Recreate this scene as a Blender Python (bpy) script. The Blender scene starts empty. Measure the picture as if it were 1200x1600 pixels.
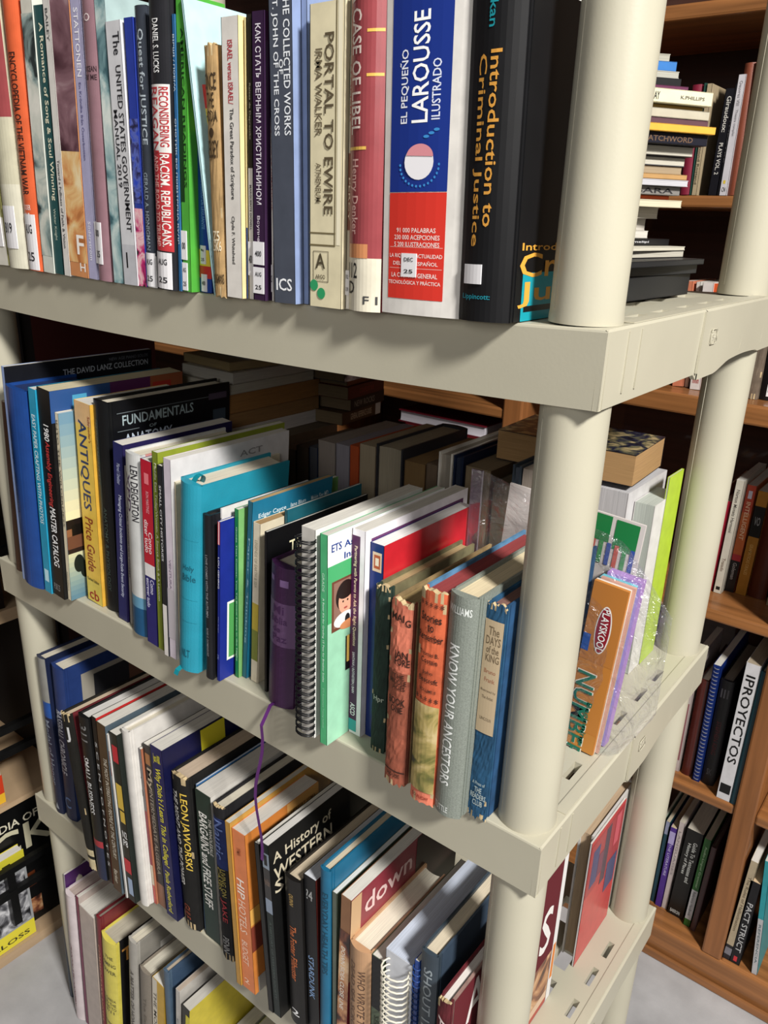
import bpy, math, random
from mathutils import Matrix, Vector
C = bpy.context.scene
COL = C.collection
random.seed(7)
PI = math.pi

# ---------------------------------------------------------------- camera
CAM_POS = (0.21323402, -0.51576215, 0.50521888)
CR = Vector((0.78507002, 0.61858189, 0.03196112))
CU = Vector((-0.23983839, 0.2560048, 0.93645026))
CF = Vector((-0.57108897, 0.74284452, -0.34934138))
cam_d = bpy.data.cameras.new('camera')
cam = bpy.data.objects.new('camera', cam_d)
COL.objects.link(cam)
m = Matrix((CR, CU, -CF)).transposed().to_4x4()
m.translation = CAM_POS
cam.matrix_world = m
cam_d.sensor_fit = 'VERTICAL'
cam_d.sensor_height = 36.0
cam_d.lens = 36.0 * 1230.8 / 1600.0
cam_d.clip_start = 0.02
C.camera = cam

# ---------------------------------------------------------------- light
w = bpy.data.worlds.new('world')
C.world = w
w.use_nodes = True
bg = w.node_tree.nodes['Background']
bg.inputs[0].default_value = (0.92, 0.93, 1.0, 1)
bg.inputs[1].default_value = 0.075

def area(name, loc, target, size, energy, col):
    l = bpy.data.lights.new(name, 'AREA')
    l.shape = 'RECTANGLE'
    l.size, l.size_y = size
    l.energy = energy
    l.color = col
    o = bpy.data.objects.new(name, l)
    COL.objects.link(o)
    o.location = loc
    d = Vector(target) - Vector(loc)
    o.rotation_euler = d.to_track_quat('-Z', 'Y').to_euler()
    return o
area('ceiling_lamp_light', (2.3, -0.95, 2.4), (-0.2, 0.1, 0.0), (0.42, 0.42), 218, (1.0, 0.975, 0.93))
area('front_fill_light', (0.7, -2.2, 1.2), (0.1, 0.0, 0.0), (1.2, 0.8), 15.5, (1.0, 0.97, 0.93))  # soft fill added behind the camera to brighten spines and front faces
C.view_settings.view_transform = 'Standard'
C.view_settings.look = 'None'
C.view_settings.exposure = 0.0
C.view_settings.gamma = 1.0
C.view_settings.use_curve_mapping = False

# ---------------------------------------------------------------- materials
def lin(c):
    return c / 12.92 if c <= 0.04045 else ((c + 0.055) / 1.055) ** 2.4
def rgb(h):
    h = h.lstrip('#')
    if len(h) == 3: h = ''.join(c + c for c in h)
    return tuple(lin(int(h[i:i + 2], 16) / 255) for i in (0, 2, 4)) + (1,)
_M = {}
def mat(h, rough=0.5, kind='plain'):
    key = (h, rough, kind)
    if key in _M:
        return _M[key]
    mt = bpy.data.materials.new(kind + '_' + h.strip('#'))
    mt.use_nodes = True
    nt = mt.node_tree
    N, L = nt.nodes, nt.links
    b = N['Principled BSDF']
    b.inputs['Roughness'].default_value = rough
    base = rgb(h)
    b.inputs['Base Color'].default_value = base
    b.inputs['Specular IOR Level'].default_value = 0.35
    def noise(scale, detail=3, sc=(1, 1, 1)):
        tc = N.new('ShaderNodeTexCoord'); mp = N.new('ShaderNodeMapping')
        mp.inputs['Scale'].default_value = sc
        n = N.new('ShaderNodeTexNoise')
        n.inputs['Scale'].default_value = scale
        n.inputs['Detail'].default_value = detail
        L.new(tc.outputs['Object'], mp.inputs[0]); L.new(mp.outputs[0], n.inputs['Vector'])
        return n
    def vary(n, lo, hi, a=0.3, bb=0.7):
        r = N.new('ShaderNodeValToRGB')
        r.color_ramp.elements[0].position = a; r.color_ramp.elements[1].position = bb
        r.color_ramp.elements[0].color = tuple(x * lo for x in base[:3]) + (1,)
        r.color_ramp.elements[1].color = tuple(min(1, x * hi) for x in base[:3]) + (1,)
        L.new(n.outputs['Fac'], r.inputs[0]); L.new(r.outputs[0], b.inputs['Base Color'])
        return r
    def bump(n, s, dist=0.001):
        bp = N.new('ShaderNodeBump'); bp.inputs['Strength'].default_value = s
        bp.inputs['Distance'].default_value = dist
        L.new(n.outputs['Fac'], bp.inputs['Height']); L.new(bp.outputs[0], b.inputs['Normal'])
    if kind == 'paper_card':
        n = noise(60, 3); vary(n, 0.9, 1.06)
    elif kind == 'cloth':
        n = noise(900, 2); vary(n, 0.82, 1.15); bump(n, 0.35, 0.0006)
    elif kind == 'leather':
        n = noise(700, 3); bump(n, 0.5, 0.0005); n2 = noise(25, 2); vary(n2, 0.88, 1.08)
    elif kind == 'worn':
        n = noise(55, 8); vary(n, 0.68, 1.18, 0.3, 0.64); bump(n, 0.5, 0.001)
    elif kind == 'pages':
        n = noise(1.0, 2, (2600, 20, 20)); vary(n, 0.72, 1.08); bump(n, 0.25, 0.0003)
    elif kind == 'plastic':
        n = noise(420, 2); bump(n, 0.12, 0.0004); n2 = noise(7, 4); vary(n2, 0.94, 1.03)
    elif kind == 'wood':
        n = noise(3.2, 8, (0.9, 22, 22)); vary(n, 0.55, 1.2, 0.28, 0.7); bump(n, 0.1, 0.001)
        b.inputs['Coat Weight'].default_value = 0.25
    elif kind == 'wood_upright':
        n = noise(3.2, 7, (16, 16, 1.0)); vary(n, 0.6, 1.2, 0.28, 0.7); bump(n, 0.1, 0.001)
        b.inputs['Coat Weight'].default_value = 0.2
    elif kind == 'maple':
        n = noise(4, 6, (3, 1, 16)); vary(n, 0.85, 1.08)
    elif kind == 'concrete':
        n = noise(9, 8); vary(n, 0.75, 1.15, 0.3, 0.7); n2 = noise(160, 2); bump(n2, 0.2, 0.001)
    _M[key] = mt
    return mt
ARTS = {
 'pale': (22, ['#2c3536', '#8fa29f', '#c9cdc2', '#e2e0d6']),
 'sand': (26, ['#8a4a26', '#cf8b54', '#e2b97e', '#ecd9ae']),
 'cloth': (12, ['#3a2028', '#5b3c44', '#84626a', '#c9b2b4']),
 'teal': (24, ['#3f6068', '#7ea0a4', '#b4c8c6', '#dfe6df']),
 'twig': (90, ['#1d1a22', '#3b3f7c', '#5a68b4', '#2f47b8']),
 'flower': (46, ['#1c2419', '#c22a72', '#e8c3c4', '#dd2f7a']),
 'land': (34, ['#1e2b26', '#6d6a34', '#a8955a', '#c8b484']),
 'warm': (26, ['#2a1612', '#7a4530', '#b9855c', '#e0bd94']),
 'photo': (40, ['#1a1a1c', '#55555a', '#8c8c90', '#cfcfd2']),
 'rainbow': (30, ['#4a7fc8', '#e0d060', '#cf5560', '#eee8ee']),
 'pattern': (55, ['#0d0e14', '#1c2036', '#56543f', '#a8946c']),
}
def art(name, gloss=0.35):
    key = ('art', name)
    if key in _M:
        return _M[key]
    sc, cols = ARTS[name]
    mt = bpy.data.materials.new('printed_' + name); mt.use_nodes = True
    N, L = mt.node_tree.nodes, mt.node_tree.links
    b = N['Principled BSDF']; b.inputs['Roughness'].default_value = gloss
    tc = N.new('ShaderNodeTexCoord')
    n = N.new('ShaderNodeTexNoise'); n.inputs['Scale'].default_value = sc
    n.inputs['Detail'].default_value = 6; n.inputs['Distortion'].default_value = 0.8
    r = N.new('ShaderNodeValToRGB')
    e = r.color_ramp.elements
    e[0].position = 0.36; e[0].color = rgb(cols[0]); e[1].position = 0.64; e[1].color = rgb(cols[3])
    for p, c in ((0.45, cols[1]), (0.53, cols[2])):
        x = e.new(p); x.color = rgb(c)
    L.new(tc.outputs['Object'], n.inputs['Vector']); L.new(n.outputs['Fac'], r.inputs[0])
    L.new(r.outputs[0], b.inputs['Base Color'])
    _M[key] = mt
    return mt
def clear_plastic(name, tint=(1, 1, 1, 1), fac=0.10, bumpy=0.5):
    mt = bpy.data.materials.new(name); mt.use_nodes = True
    N, L = mt.node_tree.nodes, mt.node_tree.links
    for n in list(N): N.remove(n)
    out = N.new('ShaderNodeOutputMaterial'); mx = N.new('ShaderNodeMixShader')
    tr = N.new('ShaderNodeBsdfTransparent'); tr.inputs[0].default_value = tint
    gl = N.new('ShaderNodeBsdfPrincipled'); gl.inputs['Roughness'].default_value = 0.16
    gl.inputs['Base Color'].default_value = (0.75, 0.75, 0.78, 1)
    gl.inputs['Metallic'].default_value = 0.75
    lw = N.new('ShaderNodeLayerWeight'); lw.inputs[0].default_value = 0.35
    ma = N.new('ShaderNodeMath'); ma.operation = 'MULTIPLY_ADD'
    ma.inputs[1].default_value = 0.38; ma.inputs[2].default_value = fac
    tc = N.new('ShaderNodeTexCoord'); n = N.new('ShaderNodeTexNoise')
    n.inputs['Scale'].default_value = 42; n.inputs['Detail'].default_value = 4; n.inputs['Distortion'].default_value = 1.2
    bp = N.new('ShaderNodeBump'); bp.inputs['Strength'].default_value = bumpy; bp.inputs['Distance'].default_value = 0.012
    L.new(tc.outputs['Object'], n.inputs['Vector']); L.new(n.outputs['Fac'], bp.inputs['Height'])
    L.new(bp.outputs[0], gl.inputs['Normal']); L.new(bp.outputs[0], lw.inputs['Normal'])
    L.new(lw.outputs['Facing'], ma.inputs[0]); L.new(ma.outputs[0], mx.inputs[0])
    L.new(tr.outputs[0], mx.inputs[1]); L.new(gl.outputs[0], mx.inputs[2]); L.new(mx.outputs[0], out.inputs[0])
    return mt

# ---------------------------------------------------------------- mesh builder
class MB:
    def __init__(s):
        s.v = []; s.f = []; s.mi = []; s.ms = []; s.smooth = []
    def m(s, mt):
        if mt not in s.ms: s.ms.append(mt)
        return s.ms.index(mt)
    def poly(s, pts, mt, smooth=False):
        i = len(s.v); s.v += [tuple(p) for p in pts]
        s.f.append(tuple(range(i, i + len(pts)))); s.mi.append(s.m(mt)); s.smooth.append(smooth)
    def add(s, vs, fs, mt, smooth=False):
        i = len(s.v); s.v += [tuple(p) for p in vs]; k = s.m(mt)
        for f in fs:
            s.f.append(tuple(a + i for a in f)); s.mi.append(k); s.smooth.append(smooth)
    def box(s, a, b, mt, mats=None):
        x0, y0, z0 = a; x1, y1, z1 = b
        vs = [(x0, y0, z0), (x1, y0, z0), (x1, y1, z0), (x0, y1, z0), (x0, y0, z1), (x1, y0, z1), (x1, y1, z1), (x0, y1, z1)]
        fs = [(0, 3, 2, 1), (4, 5, 6, 7), (0, 1, 5, 4), (1, 2, 6, 5), (2, 3, 7, 6), (3, 0, 4, 7)]
        s.add(vs, fs, mt)
    def tube(s, pts, r, mt, n=10, closed=False):
        rings = []
        P = [Vector(p) for p in pts]
        for i, p in enumerate(P):
            a = P[i - 1] if (i or closed) else P[i]; c = P[(i + 1) % len(P)] if (i < len(P) - 1 or closed) else P[i]
            t = (c - a).normalized()
            u = t.cross(Vector((0, 0, 1)));
            if u.length < 0.05: u = t.cross(Vector((0, 1, 0)))
            u.normalize(); v2 = t.cross(u)
            rr = r[i] if isinstance(r, (list, tuple)) else r
            rings.append([p + (u * math.cos(2 * PI * k / n) + v2 * math.sin(2 * PI * k / n)) * rr for k in range(n)])
        vs = [q for ring in rings for q in ring]; fs = []
        m_ = len(rings)
        for i in range(m_ if closed else m_ - 1):
            j = (i + 1) % m_
            for k in range(n):
                fs.append((i * n + k, i * n + (k + 1) % n, j * n + (k + 1) % n, j * n + k))
        if not closed:
            fs.append(tuple(range(n))[::-1]); fs.append(tuple((m_ - 1) * n + k for k in range(n)))
        s.add(vs, fs, mt, True)
    def build(s, name, parent=None):
        me = bpy.data.meshes.new(name)
        me.from_pydata(s.v, [], s.f)
        for mt in s.ms: me.materials.append(mt)
        me.polygons.foreach_set('material_index', s.mi)
        me.polygons.foreach_set('use_smooth', s.smooth)
        me.update()
        o = bpy.data.objects.new(name, me); COL.objects.link(o)
        if parent: o.parent = parent
        return o
def thing(name, label, cat, group=None, mw=None):
    o = bpy.data.objects.new(name, None); COL.objects.link(o)
    o.empty_display_size = 0.02
    o['label'] = label; o['category'] = cat
    if group: o['group'] = group
    if mw is not None: o.matrix_world = mw
    return o
def tag(o, label, cat, group=None):
    o['label'] = label; o['category'] = cat
    if group: o['group'] = group
    return o
def structure(o):
    o['kind'] = 'structure'; return o

_T = {}
def glyphs(text):
    if text in _T: return _T[text]
    cu = bpy.data.curves.new('lettering', 'FONT'); cu.body = text; cu.resolution_u = 2; cu.offset = 0.012
    ob = bpy.data.objects.new('lettering', cu); COL.objects.link(ob)
    bpy.context.view_layer.update()
    me = ob.to_mesh()
    vs = [(v.co.x, v.co.y) for v in me.vertices]; fs = [tuple(p.vertices) for p in me.polygons]
    ob.to_mesh_clear(); bpy.data.objects.remove(ob); bpy.data.curves.remove(cu)
    if vs:
        x0 = min(v[0] for v in vs); x1 = max(v[0] for v in vs); y0 = min(v[1] for v in vs); y1 = max(v[1] for v in vs)
        vs = [((a - x0) / max(x1 - x0, 1e-6), (b_ - y0) / max(y1 - y0, 1e-6)) for a, b_ in vs]
    _T[text] = (vs, fs)
    return _T[text]
def put_text(mb, text, a0, a1, v0, v1, hexc, way, fn, rough=0.45, sub=0):
    """fn(a, v) -> 3-D point just above the surface; a across, v up, both 0..1"""
    vs, fs = glyphs(text)
    if not vs: return
    av = []
    for x, y in vs:
        if way == 'h': a, v = a0 + x * (a1 - a0), v0 + y * (v1 - v0)
        elif way == 'd': a, v = a0 + y * (a1 - a0), v1 - x * (v1 - v0)
        else: a, v = a1 - y * (a1 - a0), v0 + x * (v1 - v0)
        av.append((a, v))
    if sub:                      # follow a rounded spine: split along the curve
        tri = [(av[f[0]], av[f[i]], av[f[i + 1]]) for f in fs for i in range(1, len(f) - 1)]
        done = []
        while tri:
            t = tri.pop()
            k = max(range(3), key=lambda i: abs(t[i][0] - t[(i + 1) % 3][0]))
            p, q, r = t[k], t[(k + 1) % 3], t[(k + 2) % 3]
            if abs(p[0] - q[0]) <= sub: done.append(t); continue
            m_ = ((p[0] + q[0]) / 2, (p[1] + q[1]) / 2)
            tri += [(p, m_, r), (m_, q, r)]
        out = [fn(*p) for t in done for p in t]
        mb.add(out, [(3 * i, 3 * i + 1, 3 * i + 2) for i in range(len(done))], mat(hexc, rough))
        return
    mb.add([fn(a, v) for a, v in av], fs, mat(hexc, rough))
def put_rect(mb, a0, a1, v0, v1, mt, fn, n=6):
    for i in range(n):
        p, q = a0 + (a1 - a0) * i / n, a0 + (a1 - a0) * (i + 1) / n
        mb.poly([fn(p, v0), fn(q, v0), fn(q, v1), fn(p, v1)], mt)

CATS = {'hardcover_book': 'book', 'paperback_book': 'book', 'songbook': 'book', 'ring_binder': 'binder', 'catalog': 'catalog',
        'magazine': 'magazine', 'bible': 'bible', 'dvd_case': 'case', 'booklet': 'booklet', 'spiral_bound_book': 'book', 'photo_album': 'album'}

def make_book(name, label, group, mw, w, d, h, sp):
    root = thing(name, label, CATS.get(name, 'book'), group, mw)
    hb = sp.get('k') == 'hb'
    cc = sp.get('c', '#888888'); rc = sp.get('rc', cc)
    worn = sp.get('worn', 0)
    kind = 'worn' if worn else ('leather' if sp.get('leather') else ('cloth' if 'cloth' in label and hb else 'paper_card'))
    rough = 0.8 if worn else (0.22 if sp.get('gloss') else (0.42 if hb else 0.38))
    cm = mat(cc, rough, kind); rm = mat(rc, rough, kind); lm_ = cm
    if 'bc' in sp: rm = lm_ = mat(sp['bc'], rough, kind)
    t = min(0.0026, w * 0.22) if hb else min(0.0006, w * 0.2)
    bulge = 0.0
    if hb: bulge = min(0.006, w * (0.13 + 0.12 * (sp.get('round') or 0)))
    elif sp.get('round'): bulge = 0.003
    if sp.get('sq'): bulge = 0.0008
    if sp.get('leather'): bulge = w * 0.22
    def ys(u):
        u = min(1, max(0, u)); return -bulge * (1 - (2 * u - 1) ** 2)
    rnd = random.Random(label)
    mb = MB()
    # spine slab, cut at the colour bands
    bands = sp.get('bands', [])
    zs = {0.0, 1.0}
    for z0, z1, _ in bands: zs |= {max(0, z0), min(1, z1)}
    if worn: zs |= {i / (40 if worn > 1 else 24) for i in range(41 if worn > 1 else 25)}
    zs = sorted(z for z in zs if 0 <= z <= 1)
    nu = 10 if (worn or bulge > 0.001) else 2
    def jit(u, v):
        if not worn: return 0.0, 0.0
        e = 1 if (v <= 0 or v >= 1) else 0
        return e * rnd.uniform(-1, 1) * 0.0016 * worn, rnd.uniform(-1, 1) * 0.00022 * worn
    grid = []
    for v in zs:
        row = []
        for i in range(nu + 1):
            u = i / nu; a, b_ = jit(u, v)
            row.append((u * w, ys(u) + b_, v * h + a))
        grid.append(row)
    chip = mat('#b7a27c', 0.85, 'worn')
    for j in range(len(zs) - 1):
        vm = (zs[j] + zs[j + 1]) / 2
        mt = cm
        for z0, z1, hx in bands:
            if z0 <= vm <= z1: mt = mat(hx, rough, kind)
        for i in range(nu):
            mm = mt
            if worn:
                um = (i + 0.5) / nu
                edge = min(vm, 1 - vm) * 14
                if rnd.random() < (0.40 if edge < 0.35 else 0.0) * worn * 0.5 or (i in (0, nu - 1) and rnd.random() < 0.03 * worn): mm = chip
            mb.poly([grid[j][i], grid[j][i + 1], grid[j + 1][i + 1], grid[j + 1][i]], mm, bulge > 0.001 and not worn)
    # inside and rims of the spine
    yi = t
    for row, flip in ((grid[0], 1), (grid[-1], 0)):
        z = row[0][2]
        for i in range(nu):
            q = [row[i], row[i + 1], (row[i + 1][0], yi, row[i + 1][2]), (row[i][0], yi, row[i][2])]
            mb.poly(q[::-1] if flip else q, chip if worn else cm)
    mb.poly([(w, yi, 0), (0, yi, 0), (0, yi, h), (w, yi, h)], cm)
    # boards, with a hinge groove on hard covers
    hy = min(0.007, d * 0.1) if hb and w > 0.008 and not sp.get('leather') else 0
    for side in (0, 1):
        xa, xb = (0, t) if side == 0 else (w - t, w)
        mt = lm_ if side == 0 else rm
        g = 0.0008 if hy else 0
        if hy:
            if side == 0: mb.box((g, 0, 0), (t, hy, h), cm)
            else: mb.box((w - t, 0, 0), (w - g, hy, h), cm)
        else:
            pass
        mb.box((xa, hy if hy else 0.0, 0), (xb, d, h), mt)
    cnt = [0]
    def off():
        cnt[0] += 1; return 0.00018 + 0.00004 * cnt[0]
    def S(o): return lambda a, v: (a * w, ys(a) - o - (0.0006 if worn else 0), v * h)
    def Rf(o): return lambda a, v: (w + o, hy + a * (d - hy), v * h)
    for a0, a1, v0, v1, an in sp.get('sa', []): put_rect(mb, a0, a1, v0, min(1, v1), art(an), S(off()))
    for a0, a1, v0, v1, hx in sp.get('sd', []): put_rect(mb, a0, a1, v0, min(1, v1), mat(hx, rough), S(off()))
    for cx, cv, hx in sp.get('dots', []):
        o = off(); r = 0.0045
        mb.poly([(cx * w + w*.1 + r * math.cos(k * PI / 8), ys(.2) - o, cv * h + 0.004 + r * math.sin(k * PI / 8)) for k in range(16)], mat(hx, 0.5))
    for a0, a1, v0, v1, an in sp.get('ra', []): put_rect(mb, a0, a1, v0, v1, art(an), Rf(off()), 1)
    for a0, a1, v0, v1, h0, h1 in sp.get('grad', []):      # a printed sky: one material per printed band
        c0, c1 = [[int(q[i:i + 2], 16) for i in (1, 3, 5)] for q in (h0, h1)]
        o_ = off()
        for k in range(10):
            hx = '#' + ''.join(format(round(a + (b_ - a) * k / 9), '02x') for a, b_ in zip(c0, c1))
            put_rect(mb, a0, a1, v0 + (v1 - v0) * k / 10, v0 + (v1 - v0) * (k + 1) / 10, mat(hx, rough), Rf(o_), 1)
    for a0, a1, v0, v1, hx in sp.get('rd', []): put_rect(mb, a0, a1, v0, v1, mat(hx, rough), Rf(off()), 1)
    for cs_, cv_, rs_, rv_, hx in sp.get('rell', []):
        f_ = Rf(off())
        mb.poly([f_(cs_ + rs_ * math.cos(k * PI / 12), cv_ + rv_ * math.sin(k * PI / 12)) for k in range(24)], mat(hx, rough))
    ot = 0.00018 + 0.00004 * (cnt[0] + 2)
    for tx, a0, a1, v0, v1, hx, way in sp.get('t', []):
        if v0 < 1: put_text(mb, tx, a0, a1, v0, v1, hx, way, S(ot), 0.6 if worn else 0.45, 0.12 if bulge > 0.0007 else 0)
    for tx, a0, a1, v0, v1, hx, way in sp.get('rt', []): put_text(mb, tx, a0, a1, v0, v1, hx, way, Rf(ot))
    if sp.get('mush'):
        o = ot + 0.0001
        def disc(cu_, cv_, ra, rb, hx, oo, a0=0, a1=2 * PI):
            n = 24
            mb.poly([((cu_ * w + ra * math.cos(a0 + (a1 - a0) * k / n)), ys(cu_) - oo, cv_ * h + rb * math.sin(a0 + (a1 - a0) * k / n)) for k in range(n)], mat(hx, 0.4))
        disc(0.47, 0.412, 0.0128, 0.0118, '#eceaee', o)
        disc(0.48, 0.425, 0.0118, 0.0085, '#d99098', o + 0.0003, 0, PI)
        for k in range(16):
            an = PI + k * PI / 15
            disc(0.47 + 0.24 * math.cos(an), 0.405 + 0.055 * math.sin(an), 0.0009, 0.0009, '#3f8fd2', o)
        for k in range(3):
            disc(0.55 + k * 0.06, 0.475 + 0.008 * k, 0.0025, 0.0010, '#3f8fd2', o)
    mb.build('cover', root)
    # page block
    ov = 0.003 if hb else 0.0003
    if h < 0.12: ov *= 0.6
    pm = mat(sp.get('p', '#d3cbb8' if hb else '#d5d1c8'), 0.85, 'pages')
    pb = MB()
    x0, x1 = t + 0.0001, w - t - 0.0001
    n = 8
    if x1 - x0 > 0.0006:
        top = []
        dy = (x1 - x0) * 0.10 if hb else 0
        for i in range(n + 1):
            u = i / n; top.append((x0 + u * (x1 - x0), (ys(u) + t + 0.0008) if bulge > 0.001 else t + 0.0005, d - ov - dy * (1 - (2 * u - 1) ** 2)))
        za, zb = ov, h - ov * 1.2
        for i in range(n):
            a, b_ = top[i], top[i + 1]
            pb.poly([(a[0], a[1], zb), (b_[0], b_[1], zb), (b_[0], b_[2], zb), (a[0], a[2], zb)], pm)
            pb.poly([(a[0], a[2], za), (b_[0], b_[2], za), (b_[0], b_[1], za), (a[0], a[1], za)], pm)
            pb.poly([(b_[0], b_[2], za), (a[0], a[2], za), (a[0], a[2], zb), (b_[0], b_[2], zb)], pm, True)
            pb.poly([(a[0], a[1], za), (b_[0], b_[1], za), (b_[0], b_[1], zb), (a[0], a[1], zb)], pm, True)
        a, b_ = top[0], top[-1]
        pb.poly([(a[0], a[2], za), (a[0], a[1], za), (a[0], a[1], zb), (a[0], a[2], zb)], pm)
        pb.poly([(b_[0], b_[1], za), (b_[0], b_[2], za), (b_[0], b_[2], zb), (b_[0], b_[1], zb)], pm)
        pb.build('page_block', root)
    for a0, a1, v0, v1, tx in sp.get('st', []):
        sb = MB(); o = ot + 0.0002
        wm = mat('#e4e2e4', 0.5)
        v0 = max(v0, 0.004)
        nn = 5
        for i in range(nn):
            p, q = a0 + (a1 - a0) * i / nn, a0 + (a1 - a0) * (i + 1) / nn
            f0 = S(o + 0.0003)
            sb.poly([f0(p, v0), f0(q, v0), f0(q, v1), f0(p, v1)], wm)
        f1 = S(0.0)
        for (pa, va), (pb_, vb) in (((a0, v0), (a1, v0)), ((a1, v0), (a1, v1)), ((a1, v1), (a0, v1)), ((a0, v1), (a0, v0))):
            sb.poly([f0(pa, va), f1(pa, va), f1(pb_, vb), f0(pb_, vb)], wm)
        ws = tx.split(' ')
        for j, s_ in enumerate(ws):
            if not s_: continue
            hh = (v1 - v0) / (len(ws) + 1.0)
            vb = v1 - (j + 0.5) * (v1 - v0) / len(ws) - hh * 0.28
            put_text(sb, s_, a0 + (a1 - a0) * 0.2, a0 + (a1 - a0) * 0.8, vb, vb + hh * 0.5, '#26262a', 'h', S(o + 0.0006))
        sb.build('price_sticker', root)
    if sp.get('ribbon'):
        rm_ = mat(sp['ribbon'], 0.35); rb = MB()
        def strip(pts, wd):
            for a, b_ in zip(pts, pts[1:]):
                rb.poly([(a[0] - wd, a[1], a[2]), (a[0] + wd, a[1], a[2]), (b_[0] + wd, b_[1], b_[2]), (b_[0] - wd, b_[1], b_[2])], rm_, True)
                rb.poly([(b_[0] - wd, b_[1] + .0004, b_[2]), (b_[0] + wd, b_[1] + .0004, b_[2]), (a[0] + wd, a[1] + .0004, a[2]), (a[0] - wd, a[1] + .0004, a[2])], rm_, True)
        if h > 0.2:
            strip([(w * .5 + .012 * math.sin(k / 9 * PI) * (k / 9), .002 + .012 * k / 9, h - .004 + .012 * math.sin(k / 9 * PI)) for k in range(10)], 0.0035)
            rb.build('ribbon_marker', root); rb = MB()
            strip([(w * .35, .002, .004), (w * .3, -.004 - bulge, -.002), (w * .28, -.006 - bulge, -.008)], 0.0035)
        else:
            pts = [(w * .45, .002, .003), (w * .42, -.013, .001)] + [(w * .25 + .006 * math.sin(k * .7) + .001 * k, -.024 - .0006 * k, -.004 - .0165 * k) for k in range(1, 13)]
            strip([(p[0], p[1], p[2]) for p in pts], 0.0022)
        rb.build('ribbon_marker', root)
    if sp.get('coil'):
        cb = MB(); cw = sp['coilw']; r_ = cw / 2; km = mat(sp['coil'], 0.3)
        pitch = 0.0082 if cw < .03 else 0.0085
        k = 0
        z = 0.006
        while z < h - 0.004:
            for dz in (0, 0.0022) if cw < .03 and cw > .01 else (0,):
                pts = [(w / 2 + r_ * math.cos(a), 0.002 + r_ * 0.8 * math.sin(a) - r_ * .55, z + dz + 0.0012 * math.sin(a * .5)) for a in [2 * PI * j / 14 for j in range(14)]]
                cb.tube(pts, 0.0008 if cw < .03 else 0.0011, km, 6, True)
            z += pitch
        cb.build('coil_binding', root)
    return root

def upright(x, y, z, lean=0.0, yaw=0.0):
    return Matrix.Translation((x, y, z)) @ Matrix.Rotation(yaw, 4, 'Z') @ Matrix.Rotation(lean, 4, 'Y')
def frame(o, ax, ay, az):
    m_ = Matrix((ax, ay, az)).transposed().to_4x4(); m_.translation = o; return m_

# ---------------------------------------------------------------- the room
FLOOR = -0.95
mb = MB(); mb.box((-3.2, -3.0, FLOOR - 0.05), (2.6, 1.5, FLOOR), mat('#aeadae', 0.55, 'concrete')); structure(mb.build('floor'))
mb = MB(); mb.box((-3.2, 1.3, FLOOR), (2.6, 1.38, 1.7), mat('#5a5048', 0.9)); structure(mb.build('wall_back'))
mb = MB(); mb.box((-3.28, -3.0, FLOOR), (-3.2, 1.38, 1.7), mat('#5a5048', 0.9)); structure(mb.build('wall_left'))

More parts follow.
